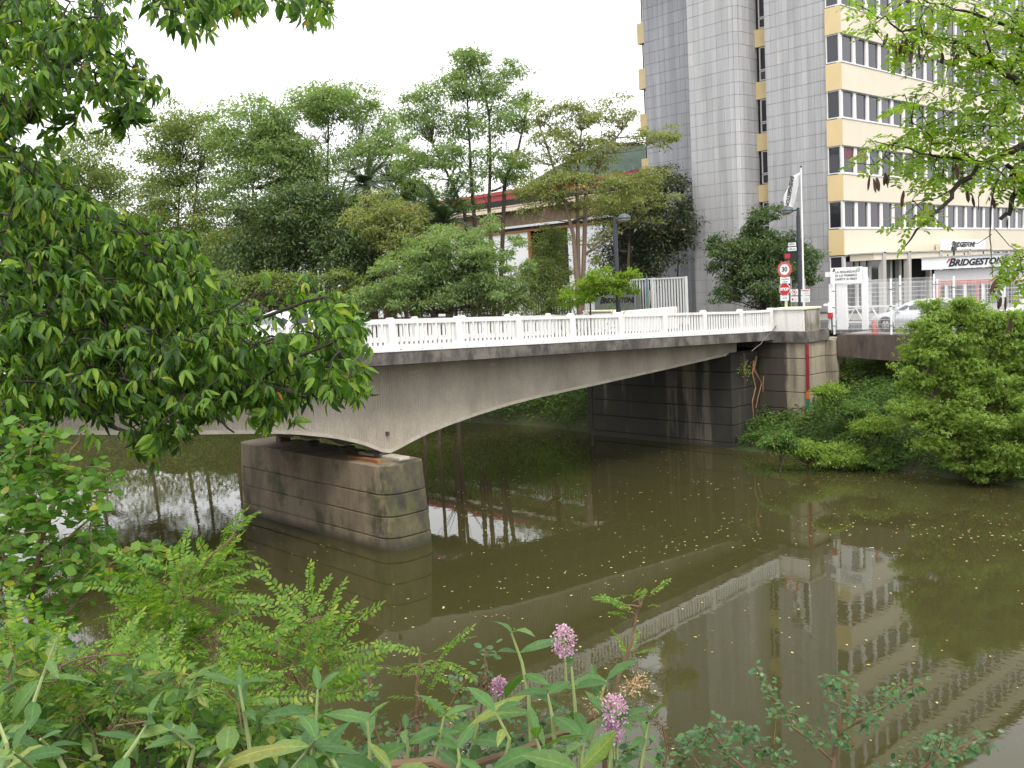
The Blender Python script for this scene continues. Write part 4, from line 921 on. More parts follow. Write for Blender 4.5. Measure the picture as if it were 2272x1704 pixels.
# ------------------------------------------------------------ cars
def make_car(name, label, paint, loc, rotz, L=4.35, Wd=1.72, Ht=1.38, coupe=True):
    t = thing(name, label, 'car', loc, rotz)
    hw = Wd/2
    # stations along length: (x, zlow, zbelt, halfwidth)
    st = [(-L/2,0.42,0.72,0.74),(-L/2+0.12,0.30,0.80,0.90),(-L/2+0.45,0.24,0.86,0.97),(-1.2,0.20,0.90,1.0),(-0.4,0.19,0.91,1.0),(0.5,0.19,0.90,1.0),(1.0,0.20,0.87,1.0),(1.45,0.22,0.82,0.98),(L/2-0.35,0.25,0.74,0.93),(L/2-0.08,0.32,0.64,0.82),(L/2,0.42,0.56,0.70)]
    v = []; f = []; n = 10
    for (x, zl_, zb_, w) in st:
        w *= hw; zm = (zl_+zb_)/2
        half = [(0,zl_),(w*0.86,zl_),(w*0.97,zl_+0.10),(w,zm),(w*0.965,zb_-0.03),(w*0.88,zb_+0.01),(0,zb_+0.045)]
        ring = half+[(-a, b) for a, b in half[-2:0:-1]]; n = len(ring); v += [(x, a, b) for a, b in ring]
    for i in range(len(st)-1):
        for k in range(n): j = (k+1) % n; f.append((i*n+k, i*n+j, (i+1)*n+j, (i+1)*n+k))
    f += [tuple(range(n-1,-1,-1)), tuple(range((len(st)-1)*n, len(st)*n))]
    MB().add(v, f).build('body', paint, t, world_=False, smooth=True)
    # cabin
    cab = [(-L/2+0.28,0.88,0.80),(-L/2+0.95,Ht-0.14,0.64),(-0.55,Ht,0.66),(0.15,Ht-0.02,0.66),(0.62,Ht-0.16,0.64),(1.25,0.88,0.82)]
    v = []; f = []
    for (x, z_, w) in cab: v += [(x,-w*hw,z_),(x,w*hw,z_),(x,-0.87*hw,min(z_,0.86)),(x,0.87*hw,min(z_,0.86))]
    for i in range(len(cab)-1):
        a = i*4; b = a+4; f += [(a,a+1,b+1,b),(a,b,b+2,a+2),(a+1,a+3,b+3,b+1)]
    MB().add(v, f).build('cabin', paint, t, world_=False, smooth=False)
    def quadw(nm, P, m=None): MB().add(P, [tuple(range(len(P)))]).build(nm, m or M['car_glass'], t, world_=False)
    for s_ in (-1, 1):
        o = 0.012*s_
        P = [(-L/2+0.75,s_*0.80*hw+o,0.93),(-L/2+1.02,s_*0.675*hw+o,Ht-0.18),(-0.55,s_*0.68*hw+o,Ht-0.065),(-0.42,s_*0.68*hw+o,Ht-0.065),(-0.42,s_*0.845*hw+o,0.92)]
        quadw('side_window', P); P = [(-0.34,s_*0.845*hw+o,0.92),(-0.34,s_*0.68*hw+o,Ht-0.065),(0.13,s_*0.68*hw+o,Ht-0.085),(0.55,s_*0.67*hw+o,Ht-0.22),(0.98,s_*0.82*hw+o,0.92)]
        quadw('side_window', P)
        MB().cbox(0.78,0.95,s_*(hw+0.02)-0.08,s_*(hw+0.02)+0.08,0.90,1.03,0.02).build('mirror', paint, t, world_=False)
        MB().box(-0.30,-0.12,s_*hw*0.985-0.012,s_*hw*0.985+0.012,0.76,0.79).build('door_handle', M['lamp_metal'], t, world_=False)
        MB().box(-0.37,-0.365,s_*hw*0.995-0.008,s_*hw*0.995+0.008,0.30,0.88).build('door_gap', M['tyre'], t, world_=False)
        MB().box(0.93,0.935,s_*hw*0.99-0.008,s_*hw*0.99+0.008,0.30,0.86).build('door_gap', M['tyre'], t, world_=False)
        for x in (1.36, -1.30):
            wl_ = link('wheel', MB().lathe([(0.20,-0.10),(0.29,-0.11),(0.315,-0.08),(0.315,0.08),(0.29,0.11),(0.20,0.10)], (0,0,0), 24, 1).mesh('wheel', M['tyre'], True), t, (x, s_*(hw-0.085), 0.315))
            MB().lathe([(0.02,0.115*s_),(0.06,0.12*s_),(0.20,0.095*s_),(0.21,0.06*s_)], (0,0,0), 20, 1).build('rim', M['rim'], wl_, world_=False)
            for q in range(5):
                a = 2*math.pi*q/5+0.3; MB().tube([(0.07*math.cos(a),0.116*s_,0.07*math.sin(a)),(0.17*math.cos(a),0.108*s_,0.17*math.sin(a))], 0.022, 4).build('slot', M['tyre'], wl_, world_=False)
            arcp = [(x+0.37*math.cos(R(q)), s_*(hw-0.012), 0.315+0.37*math.sin(R(q))) for q in range(-12, 193, 12)]
            MB().tube(arcp, 0.03, 5).build('wheel_arch', paint, t, world_=False)
            MB().prism([(x+0.355*math.cos(R(q)), 0.315+0.355*math.sin(R(q))) for q in range(-15, 196, 15)], min(s_*(hw-0.22), s_*(hw+0.004)), max(s_*(hw-0.22), s_*(hw+0.004)), 1).build('wheel_well', M['tyre'], t, world_=False) if False else None
            P = [(x+0.36*math.cos(R(q)), s_*(hw+0.003), 0.315+0.36*math.sin(R(q))) for q in range(-18, 199, 12)]
            quadw('wheel_well', P, M['tyre'])
        wl2 = [(L/2-0.30,s_*hw*0.86,0.60),(L/2-0.10,s_*hw*0.72,0.56),(L/2-0.10,s_*hw*0.72,0.66),(L/2-0.42,s_*hw*0.87,0.72)]; quadw('headlight', [(a, b*1.03, c) for a, b, c in wl2], M['lens_clear'])
        quadw('tail_light', [(-L/2+0.05,s_*hw*0.93,0.62),(-L/2+0.30,s_*hw*0.985,0.62),(-L/2+0.32,s_*hw*0.985,0.76),(-L/2+0.07,s_*hw*0.93,0.76)], M['lens_red'])
    quadw('windscreen', [(0.68,-0.60*hw,Ht-0.19),(0.68,0.60*hw,Ht-0.19),(1.22,0.76*hw,0.91),(1.22,-0.76*hw,0.91)])
    quadw('rear_window', [(-L/2+0.92,-0.58*hw,Ht-0.15),(-L/2+0.92,0.58*hw,Ht-0.15),(-L/2+0.38,0.72*hw,0.93),(-L/2+0.38,-0.72*hw,0.93)])
    MB().box(-0.9,0.95,-hw*0.99,hw*0.99,0.20,0.27).build('sill', paint, t, world_=False)
    return t
car_y = onx(1986, 730, 40.9)[1]
c1 = make_car('parked_car', 'silver coupe parked behind the mesh fence, half hidden by the bush', M['car_silver'], (40.9, car_y-1.36, 4.604), R(90))
c2 = make_car('parked_car', 'white car at the right edge behind the bank bush', M['car_white'], (42.6, car_y-5.8, 4.625), R(90))
lc = ony(640, 700, 27.2)
c3 = make_car('passing_car', 'pale car on the bridge behind the hanging leaves', M['car_white'], (lc[0]+0.2, 27.6, float(zt(lc[0]))-0.155), math.atan2(-0.2,-4.3), Ht=1.46)
# well covers swap: wheels stand slightly proud of the wells already
pcar = at(910, 690, 47); c4 = make_car('parked_car', 'dark car parked under the low locust tree behind the far railing', M['car_dark'], (pcar[0], pcar[1], ROAD_Z+0.01), R(95))

# ============================================================ VEGETATION
def leaf_simple(w=0.19):          # rhombus, two triangles, slightly folded
    return np.array([(0,0,0),(0.45,w,0.05),(1,0,-0.10),(0.45,-w,0.05)], float), np.array([(0,1,2),(0,2,3)])
UVFULL = np.array([(0,0,0)]+[(t, y, 0) for t in (0.22,0.50,0.78) for y in (0.85,0,-0.85)]+[(1,0,0)], float)
def leaf_full(w=0.42, droop=0.22, fold=0.10):
    V = [(0,0,0)]
    for t, hw in ((0.22,0.70),(0.50,1.0),(0.78,0.62)):
        z = -droop*t*t; V += [(t, hw*w/2, z+fold*w*hw), (t, 0, z), (t, -hw*w/2, z+fold*w*hw)]
    V.append((1,0,-droop))
    F = [(0,2,1),(0,3,2)]
    for a in (1, 4): F += [(a,a+1,a+4),(a,a+4,a+3),(a+1,a+2,a+5),(a+1,a+5,a+4)]
    F += [(7,8,10),(8,9,10)]
    return np.array(V, float), np.array(F)
def leaf_oval(w=0.5):
    V = np.array([(0,0,0),(0.3,w/2,0.03),(0.72,w/2*0.9,0.03),(1,0,-0.03),(0.72,-w/2*0.9,0.03),(0.3,-w/2,0.03)], float)
    return V, np.array([(0,1,5),(1,2,4),(1,4,5),(2,3,4)])
def leaf_round():
    V = [(0,0,0)]+[(0.5-0.5*math.cos(a)*0.92+0.04, 0.47*math.sin(a)*(1.12 if a < 1.6 else 0.92), 0.04*math.sin(a)**2) for a in np.linspace(0.35, math.pi-0.25, 4)]+[(1.05,0,-0.04)]
    V += [(x, -y, z_) for (x, y, z_) in V[4:0:-1]]
    return np.array(V, float), np.array([(0,i,i+1) for i in range(1, len(V)-1)])
UVS = {}
def xf(P, V, off=(0,0,0), rz=0.0, ry=0.0, s_=1.0):
    V = V*s_; c, s2 = math.cos(ry), math.sin(ry); V = np.stack([V[:,0]*c+V[:,2]*s2, V[:,1], -V[:,0]*s2+V[:,2]*c], -1)
    c, s2 = math.cos(rz), math.sin(rz); V = np.stack([V[:,0]*c-V[:,1]*s2, V[:,0]*s2+V[:,1]*c, V[:,2]], -1)
    P.append(V+np.array(off))
def joinp(Vs, Fs):
    n = 0; out = []
    for V, F in zip(Vs, Fs): out.append(F+n); n += len(V)
    return np.concatenate(Vs), np.concatenate(out)
def ribbon(p0, p1, w):      # thin stalk
    p0 = np.array(p0, float); p1 = np.array(p1, float); V = np.array([p0+(0,w,0), p0-(0,w,0), p1+(0,0,w), p1-(0,0,w)]); return V, np.array([(0,1,2),(1,3,2)])
def proto_elder(g):         # compound leaf: stalk with three to five hanging leaflets (unit = whole leaf)
    Vs = []; Fs = []; k = g.choice([3,5,5,3]); rach = 0.36
    V, F = ribbon((0,0,0), (rach,0,-0.05), 0.008); Vs.append(V); Fs.append(F)
    spots = [(rach,0,0.15)]+[(rach*0.98,s_*R(g.uniform(45,70)),g.uniform(0.2,0.6)) for s_ in (-1,1)]
    if k == 5: spots += [(rach*0.62,s_*R(g.uniform(55,80)),g.uniform(0.3,0.7)) for s_ in (-1,1)]
    for (x, rz, ry) in spots:
        V, F = leaf_full(g.uniform(0.27,0.38), g.uniform(0.25,0.65), g.uniform(0.15,0.4)); P = []
        xf(P, V, (x,0,-0.05), rz, ry+g.uniform(0,0.4), g.uniform(0.52,0.68)); Vs += P; Fs.append(F)
    out = joinp(Vs, Fs); UVS[id(out[0])] = np.concatenate([np.full((len(v),3), 0.5) if len(v) < 11 else UVFULL for v in Vs]); return out
def proto_pinnate(g, pairs=7, w=0.46, ll=0.21):
    Vs = []; Fs = []; V, F = ribbon((0,0,0), (0.5,0,0.03), 0.006); Vs.append(V); Fs.append(F); V, F = ribbon((0.5,0,0.03), (0.98,0,-0.10), 0.005); Vs.append(V); Fs.append(F)
    def zc(t): return 0.06*t-0.18*t*t
    for i in range(pairs):
        t = 0.16+0.78*i/(pairs-1); 
        for s_ in (-1, 1):
            if g.random() < 0.05: continue
            V, F = leaf_oval(w); P = []; xf(P, V, (t,0,zc(t)), s_*R(g.uniform(52,78)), g.uniform(-0.1,0.55), ll*g.uniform(0.82,1.08)*(1-0.25*abs(t-0.5))); Vs += P; Fs.append(F)
    V, F = leaf_oval(w); P = []; xf(P, V, (0.97,0,zc(0.97)), 0, 0.2, ll); Vs += P; Fs.append(F)
    return joinp(Vs, Fs)
def norm(a): return a/np.maximum(np.linalg.norm(a, axis=-1, keepdims=True), 1e-9)
def scatter(proto, pos, d, up, sc):
    V, F = proto; ex = norm(d); ez = norm(up-(up*ex).sum(-1, keepdims=True)*ex); ey = np.cross(ez, ex); n = len(pos)
    W_ = pos[:,None,:]+sc[:,None,None]*(V[None,:,0:1]*ex[:,None,:]+V[None,:,1:2]*ey[:,None,:]+V[None,:,2:3]*ez[:,None,:])
    FF = (F[None]+(np.arange(n)*len(V))[:,None,None]).reshape(-1, 3); return W_.reshape(-1, 3), FF
def set_uv(me, uv):
    a = me.attributes.new('leafuv', 'FLOAT_VECTOR', 'POINT'); a.data.foreach_set('vector', np.asarray(uv, np.float32).ravel())
def uv_of(proto):
    V = proto[0]; return UVS[id(V)] if id(V) in UVS else (UVFULL if len(V) == 11 else np.full((len(V),3), 0.5))
def cat_mesh(name, chunks, mat, origin):
    Vs = []; Fs = []; n = 0
    for V, F in chunks: Vs.append(V); Fs.append(F+n); n += len(V)
    return fast_mesh(name, np.concatenate(Vs)-np.array(origin), np.concatenate(Fs), mat)
def in_poly(p, poly):
    x, y = p; ins = False; n = len(poly)
    for i in range(n):
        x1, y1 = poly[i]; x2, y2 = poly[(i+1) % n]
        if (y1 > y) != (y2 > y) and x < (x2-x1)*(y-y1)/(y2-y1)+x1: ins = not ins
    return ins
def bez(a, b, sag, n=5):
    a = np.array(a, float); b = np.array(b, float); m = (a+b)/2+np.array([0,0,sag]); return [tuple((1-t)**2*a+2*t*(1-t)*m+t*t*b) for t in np.linspace(0,1,n)]
SIMPLE = leaf_simple()

def bg_tree(name, label, depth, trunks, crowns, mat, bark='bark_brown', leaf=0.16, flat=0.55, cat='tree', group='trees behind the bridge', base=None, tr=0.14, droop=0.25, seed=0, dspread=0.9, proto=None, dm=0.85, cm=0.80, nm=2.1, lm=1.15, ragged=0.30):
    """trunks and crowns are given in photograph pixels at the tree's own distance; every part has real size there"""
    g = np.random.default_rng(seed+11); k = depth/FPX
    T = []
    for tr_ in trunks:
        pts = [at(p[0], p[1], depth+(p[2] if len(p) > 2 else 0)) for p in tr_]; gz = float(ground_z(pts[0][0], pts[0][1])) if base is None else base
        pts[0] = np.array([pts[0][0], pts[0][1], gz-0.1]); T.append(pts)
    o = T[0][0]; t = thing(name, label, cat, (o[0], o[1], o[2]+0.1), group=group)
    mb = MB()
    for pts in T:
        n = len(pts); rad = [tr*(1-0.72*i/(n-1)) for i in range(n)]; mb.tube(pts, rad, 7)
    mb.build('trunk', M[bark], t)
    nodes = [p for pts in T for (a, b) in zip(pts[:-1], pts[1:]) for p in (a*0.66+b*0.34, a*0.33+b*0.67, b)]; nodes = np.array(nodes)
    limbs = MB(); P = []; D = []; U = []; S = []
    fx = np.array([math.sin(YAW), -math.cos(YAW), 0]); fz = np.array([0,0,1.0]); fy = np.array([math.cos(YAW), math.sin(YAW), 0])
    for (cx, cy, rx, ry, nc, cr, nl) in crowns:
        C = at(cx, cy, depth)
        for q in range(int(nc*nm)):
            v = norm(g.normal(size=3)); rr = g.uniform(0.10,1.0)**(1/2.4)*(g.uniform(1.05,1.5) if g.random() < ragged else 1.0)
            c = C+(fx*v[0]*rx+fz*v[2]*ry+fy*v[1]*rx*dspread)*k*rr; r_ = cr*k*cm*g.uniform(0.5,1.35)*(0.7 if rr > 1 else 1)
            lower = nodes[nodes[:,2] < c[2]-0.2]
            cand = lower if len(lower) else nodes
            nd = cand[np.argmin(((cand-c)**2*np.array([1,1,0.6])).sum(1))]
            if np.linalg.norm(nd-c) < 9.0: limbs.tube(bez(nd, c, -0.08*np.linalg.norm(nd-c), 4), [0.022+0.007*np.linalg.norm(nd-c)*tr/0.14,0.018,0.012,0.007], 4, False)
            m = int(nl*dm*g.uniform(0.6,1.4)); u = norm(g.normal(size=(m,3))); rad = g.random(m)**0.45
            off = u*rad[:,None]*r_*np.array([1.2,1.2,flat*0.8]); off += 0.30*r_*g.normal(size=(m,3))*np.array([1,1,flat])
            P.append(c+off); dd = norm(u*np.array([1,1,0.5])+g.normal(size=(m,3))*0.6); dd[:,2] -= droop; D.append(dd)
            uu = np.array([0,0,1.0])+g.normal(size=(m,3))*0.55; U.append(uu); S.append(leaf*lm*g.uniform(0.55,1.3,m))
    P = np.concatenate(P); D = np.concatenate(D); U = np.concatenate(U); S = np.concatenate(S)
    if limbs.v: limbs.build('limbs', M[bark], t)
    ch = [scatter(proto or SIMPLE, P, D, U, S)]
    tag(link('crown', cat_mesh('crown', ch, M[mat], t.location), t), kind='stuff')
    return t
# --- trees on the far bank, left to right
bg_tree('broadleaf_tree', 'olive green tree at the far left behind the hanging branch', 70, [[(180,700),(190,500),(200,380)]], [(200,420,110,130,34,46,150),(120,520,110,110,24,44,130),(290,560,90,100,22,44,130)], 'leaf_bg_mid', leaf=0.26, seed=1, nm=3.2)
bg_tree('broadleaf_tree', 'olive green tree with brownish tinge, second from the left', 68, [[(390,700),(395,520),(400,360)],[(430,700),(425,520),(440,380)]], [(400,330,80,85,24,40,150),(390,470,95,120,32,44,150),(450,560,70,90,16,40,120)], 'leaf_bg_mid', leaf=0.25, seed=2, nm=3.2)
bg_tree('locust_tree', 'bluish green leafy tree left of the tall round topped one', 64, [[(560,700),(560,480),(565,300)],[(600,690),(585,500),(540,350)]], [(560,290,90,70,26,40,150),(560,420,100,110,30,44,150),(640,360,70,80,16,38,130)], 'leaf_bg_locust', leaf=0.24, seed=3, nm=3.0)
bg_tree('locust_tree', 'round topped tree rising above the dark mass left of centre', 66, [[(720,700),(725,450),(730,250)],[(745,690),(740,480),(790,330)]], [(735,235,95,45,26,36,170),(830,270,50,60,10,30,100),(700,340,95,60,16,36,120),(740,430,110,70,18,40,120),(880,300,40,50,6,26,70)], 'leaf_bg_locust', leaf=0.22, seed=4, nm=2.6)
bg_tree('evergreen_tree', 'dense dark evergreen mass below the round topped tree', 58, [[(640,700),(640,560),(645,450)],[(690,700),(700,560),(705,440)]], [(620,520,90,110,34,42,210),(700,480,80,75,22,38,190),(560,600,80,80,20,40,180),(730,590,60,80,16,36,150)], 'leaf_bg_dark', leaf=0.24, flat=0.8, seed=5)
bg_tree('evergreen_tree', 'very dark evergreen tree beside the yellowish shrub', 56, [[(800,700),(805,600),(810,520)]], [(790,560,70,80,22,36,200),(850,540,60,70,16,34,180),(820,640,60,40,8,30,120)], 'leaf_bg_dark', leaf=0.23, flat=0.8, seed=6)
bg_tree('ornamental_shrub', 'yellowish green rounded shrub in the middle of the tree row', 52, [[(850,700),(850,600),(852,500)],[(870,700),(872,600),(880,520)]], [(840,480,70,50,22,30,150),(900,520,60,55,14,28,130),(960,560,40,50,8,26,100)], 'leaf_bg_pale', leaf=0.18, flat=0.6, cat='shrub', seed=7, ragged=0.5)
bg_tree('tall_locust_tree', 'tallest airy green locust tree with two trunks near the centre', 55, [[(1062,690),(1060,560),(1050,460),(1045,380),(1040,280),(1035,180)],[(1095,690),(1090,560),(1085,460),(1088,360),(1085,250),(1060,140)],[(1050,690),(1040,540),(1030,470),(1000,400),(960,320)],[(1090,560),(1120,400),(1150,330),(1170,240)]],
        [(1040,140,42,38,11,24,130),(1000,200,85,32,15,26,130),(1110,190,75,45,15,26,130),(960,265,70,35,13,28,130),(1080,270,110,35,18,28,130),(1150,250,40,40,7,24,100),(950,345,75,35,12,28,130),(1060,355,120,40,20,28,130),(1150,380,50,35,7,25,100),(1010,430,85,40,9,27,100),(915,220,28,16,3,18,80)], 'leaf_bg_locust', leaf=0.19, flat=0.55, seed=8, tr=0.15, cm=0.9, dm=0.8)
bg_tree('pale_locust_tree', 'sparse yellowish locust tree between the tall one and the tower', 51, [[(1290,700),(1278,600),(1272,520),(1250,440),(1215,330),(1190,260)],[(1272,520),(1300,430),(1340,340),(1380,290)],[(1272,500),(1280,400),(1290,290)]],
        [(1250,260,70,40,15,22,100),(1350,250,65,35,12,22,90),(1220,330,80,45,16,24,100),(1330,330,80,45,14,24,95),(1450,300,60,25,8,20,110),(1290,420,110,50,24,28,140),(1180,430,45,45,8,24,100),(1420,410,55,40,10,26,110)], 'leaf_bg_pale', leaf=0.17, flat=0.55, cm=0.85, seed=9, tr=0.15, bark='bark_pale')
bg_tree('magnolia_tree', 'dark glossy magnolia with brown tips against the grey tower', 63.5, [[(1430,700),(1428,600),(1425,500)],[(1440,690),(1460,560),(1470,470)]], [(1420,520,85,110,34,34,210),(1490,480,45,70,14,28,150),(1450,420,65,40,14,28,150),(1380,560,60,60,12,30,150),(1510,540,28,40,6,22,100)], 'leaf_magnolia', leaf=0.22, flat=0.8, seed=10)
bg_tree('young_locust_tree', 'yellow green locust leaning over the magnolia foot beside the lamp', 62, [[(1390,700),(1395,560),(1400,450)]], [(1390,440,75,60,18,26,130),(1330,500,60,70,10,26,110),(1440,480,50,40,8,24,100)], 'leaf_bg_pale', leaf=0.18, flat=0.5, seed=11)
bg_tree('low_locust_tree', 'low spreading locust tree behind the far railing', 46, [[(960,700),(955,620),(950,560)],[(930,690),(910,640),(880,610)],[(1000,690),(1010,610),(1040,560)]], [(1010,560,110,60,32,28,170),(920,610,90,50,22,28,150),(1080,610,80,60,22,28,150),(850,650,70,28,12,24,120),(1000,650,130,32,22,26,130)], 'leaf_bg_locust', leaf=0.17, flat=0.5, seed=12, tr=0.10, ragged=0.55, cm=0.75, nm=2.4)
bg_tree('cypress_shrub', 'soft conical shrub in front of the dark warehouse door', 53, [[(1215,700),(1217,600),(1220,540)]], [(1220,550,40,50,14,22,150),(1215,610,62,50,20,24,160),(1210,665,72,35,16,24,140)], 'leaf_bg_mid', leaf=0.15, flat=0.8, cat='shrub', seed=13)
bg_tree('locust_sapling', 'bright green locust sapling in front of the lettered panel', 43.5, [[(1300,705),(1310,660),(1330,630)]], [(1330,625,55,25,12,22,130),(1290,660,50,22,9,20,110),(1370,640,45,15,6,16,90),(1405,608,20,10,3,14,70)], 'leaf_locust', leaf=0.15, flat=0.45, cat='sapling', seed=14, tr=0.05)
bg_tree('laurel_tree', 'dark green bay laurel in front of the grey tower by the stop sign', 56, [[(1690,700),(1690,620),(1692,500)]], [(1690,500,30,38,9,22,150),(1690,550,75,40,20,24,170),(1640,575,65,35,14,24,160),(1760,580,50,45,12,24,150),(1690,630,95,60,34,28,190),(1590,545,25,20,4,18,110),(1800,600,20,40,5,18,100),(1720,470,16,16,3,14,80)], 'leaf_bg_dark', leaf=0.19, flat=0.6, seed=15)
bg_tree('roadside_hedge', 'rough hedge and brush line behind the far railing', 50, [[(800,705),(802,690),(805,680)],[(1000,705),(1001,695),(1003,685)]], [(600,640,100,36,26,24,120),(760,640,80,38,20,24,120),(880,665,80,24,12,22,110),(960,680,100,18,14,20,100),(1120,670,70,26,14,20,100),(450,640,120,36,26,26,120),(270,640,120,36,26,26,120),(100,640,120,36,26,26,120)], 'leaf_bg_mid', leaf=0.18, flat=0.6, cat='hedge', seed=16, tr=0.05, dspread=0.25)
bg_tree('brown_shrub', 'reddish brown shrub behind the magnolia against the tower', 65, [[(1500,700),(1505,560),(1515,430)]], [(1480,400,55,30,9,20,100),(1520,450,25,50,8,18,100)], 'leaf_magnolia', leaf=0.16, flat=0.6, cat='shrub', seed=17, tr=0.06)
bg_tree('locust_tree', 'grey green feathery tree filling the gap beside the upper palm', 62, [[(900,700),(895,520),(890,400)],[(860,700),(850,520),(870,330)]], [(880,420,60,60,14,30,120),(930,440,50,60,12,28,120),(840,470,60,50,10,28,120),(870,310,35,50,7,22,90),(830,350,50,50,12,24,110),(900,360,40,50,8,24,100),(960,500,50,40,8,26,110)], 'leaf_bg_locust', leaf=0.21, seed=18)
bg_tree('broadleaf_tree', 'mid green tree filling the row between the evergreen and the left trees', 62, [[(500,700),(500,560),(505,470)],[(300,700),(310,580),(320,500)]], [(500,560,80,90,20,36,130),(420,600,90,70,18,36,130),(300,590,100,80,20,36,130),(180,600,110,80,20,38,130),(640,470,60,60,10,30,120)], 'leaf_bg_mid', leaf=0.23, seed=19, nm=2.4)
# --- palms
def palm(label, px, py, depth, seed, L=2.6, n=30):
    g = np.random.default_rng(seed); c = at(px, py, depth); gz = float(ground_z(c[0], c[1])); t = thing('palm_tree', label, 'palm', (c[0], c[1], gz), group='palms among the trees')
    MB().tube([(c[0],c[1],gz-0.1),(c[0],c[1],gz+(c[2]-gz)*0.5),(c[0],c[1],c[2])], [0.26,0.22,0.26], 9).build('trunk', M['bark_brown'], t)
    for i in range(n):
        a = g.uniform(0,6.283); el = R(g.uniform(5,80)); l_ = L*g.uniform(0.75,1.1); V = []; F = []; N = 22
        h = np.array([math.cos(a), math.sin(a), 0]); s_ = np.array([-math.sin(a), math.cos(a), 0])
        def pt(u): return h*(math.cos(el)*u*l_)+np.array([0,0,1])*(math.sin(el)*u*l_-0.55*l_*u**2.2*math.cos(el))
        for q in range(N):
            u = 0.12+0.88*q/(N-1); p = pt(u); d = norm(pt(min(1.02,u+0.03))-p); w = 0.42*math.sin(math.pi*min(1,u*0.86+0.1))+0.05
            for sg_ in (-1, 1):
                tip = p+s_*sg_*w*0.85+d*w*0.6-np.array([0,0,w*0.25]); k0 = len(V); V += [tuple(p), tuple(p+d*0.10), tuple(tip)]; F.append((k0,k0+1,k0+2))
        mb = MB().add(V, F); mb.tube([tuple(pt(u)) for u in (0,0.3,0.6,0.9)], [0.03,0.02,0.012,0.005], 4)
        link('frond', mb.mesh('frond', M['palm_frond']), t, (0,0,c[2]-gz))
palm('upper palm with upright fronds left of the tall locust', 812, 412, 56, 21, 2.9, 40)
palm('lower palm with drooping fronds beside the warehouse wall', 985, 495, 54, 22, 3.2, 40)
# --- bank bush on the right and shrubs along the water
ELD3 = joinp([xf_ for xf_ in []] or [leaf_simple()[0]], [leaf_simple()[1]])
def tri_leaf():
    Vs = []; Fs = []
    for rz, s_ in ((0,1.0),(1.0,0.8),(-1.0,0.8)):
        P = []; V, F = leaf_simple(); xf(P, V, (0,0,0), rz, 0.25, s_); Vs += P; Fs.append(F)
    return joinp(Vs, Fs)
TRI = tri_leaf()
bg_tree('bank_bush', 'big light green bush leaning over the water at the right edge', 32.5, [[(2200,1010),(2190,900),(2150,780),(2110,700)],[(2220,1010),(2230,860),(2240,760)],[(2180,1010),(2110,920),(2050,860)],[(2230,1010),(2280,900),(2330,800)]],
        [(2105,690,50,32,12,22,120),(2180,715,60,35,12,24,120),(2250,730,60,40,12,24,120),(2060,745,50,35,10,24,120),(2090,770,75,45,18,26,130),(2045,815,50,45,10,24,120),(2180,800,90,60,24,28,130),(2260,790,70,70,18,28,130),(2170,900,130,70,36,30,140),(2090,950,70,50,14,26,120),(2200,990,110,45,26,28,130),(2300,900,90,120,30,30,130),(2150,1030,60,22,8,20,100),(2020,900,40,40,6,22,90),(2245,1030,60,25,9,22,100)], 'leaf_bush', leaf=0.115, flat=0.6, cat='bush', group='bushes on the right bank', seed=31, tr=0.07, proto=TRI, nm=2.2, dm=0.9, lm=1.05, cm=0.85)
for i, (px, py, lab, m, rx, ry, sd) in enumerate(((1730,972,'dark green shrub at the foot of the bridge pilaster by the water','leaf_ground',40,26,32),(1860,1000,'feathery pale shrub hanging over the waterline left of the big bush','leaf_bush',70,26,33),(1960,1014,'mid green shrub at the water just left of the big bush','leaf_ground',60,28,34),(1890,900,'leafy shrub halfway up the bank under the road beam','leaf_ground',50,18,35),(1790,990,'bright low shrub at the water between the pilaster and the pale shrub','leaf_bush',36,22,36),(1840,860,'small bright shrub right beside the pilaster under the beam','leaf_bush',26,14,37),(1950,935,'weedy shrub just left of the big bush, above the water shrub','leaf_bush',48,24,38))):
    bg_tree('bank_shrub', lab, 38 if i in (3,5) else 36, [[(px,py+ry*0.6),(px+3,py+ry*0.3),(px+5,py)]], [(px,py+6,rx*0.9,ry*0.72,16,17,95),(px-rx*0.3,py+ry*0.5,rx*0.8,ry*0.45,10,14,80)], m, leaf=0.12, flat=0.6, cat='shrub', group='bushes on the right bank', seed=sd, tr=0.035, base=max(0.05, float(onx(px,py+ry*0.5,36)[2])-0.1))
# --- undergrowth on the banks: nobody could count it
def carpet(label, region, n, h, leaf, mat, seed, name='undergrowth'):
    g = np.random.default_rng(seed); x0, x1, y0, y1 = region; P = []; keep = 0
    X = g.uniform(x0, x1, n*6); Y = g.uniform(y0, y1, n*6); Z = ground_z(X, Y); ok = (Z > 0.02) & (Z < 4.4 if x0 > 20 else Z < 6.3)
    X, Y, Z = X[ok][:n], Y[ok][:n], Z[ok][:n]
    cl = np.sin(X*1.9+g.uniform(0,6))*np.sin(Y*1.6+g.uniform(0,6))+0.5*np.sin(X*4.1+Y*3.3); hh_ = h*(0.35+0.65*np.clip(cl*0.5+0.5,0,1))
    Z = Z+hh_*g.random(len(X))**0.7; m = len(X)
    d = norm(g.normal(size=(m,3))*np.array([1,1,0.35])); u = np.array([-0.15,-0.15,1.0])+g.normal(size=(m,3))*0.5
    V, F = scatter(SIMPLE, np.stack([X,Y,Z],-1), d, u, leaf*g.uniform(0.6,1.3,m)); o = link(name, fast_mesh(name, V, F, M[mat])); tag(o, label, 'undergrowth', kind='stuff')
carpet('ivy and weeds covering the bank under the road beam', (33.4,41,8,23.5), 48000, 0.75, 0.15, 'leaf_ground', 41)
carpet('weeds on the far bank seen under the bridge', (26,41,31.8,62), 46000, 2.3, 0.20, 'leaf_ground', 42)
carpet('weeds on the distant bend of the river bank', (-10,30,58,92), 30000, 3.2, 0.32, 'leaf_bg_mid', 43)
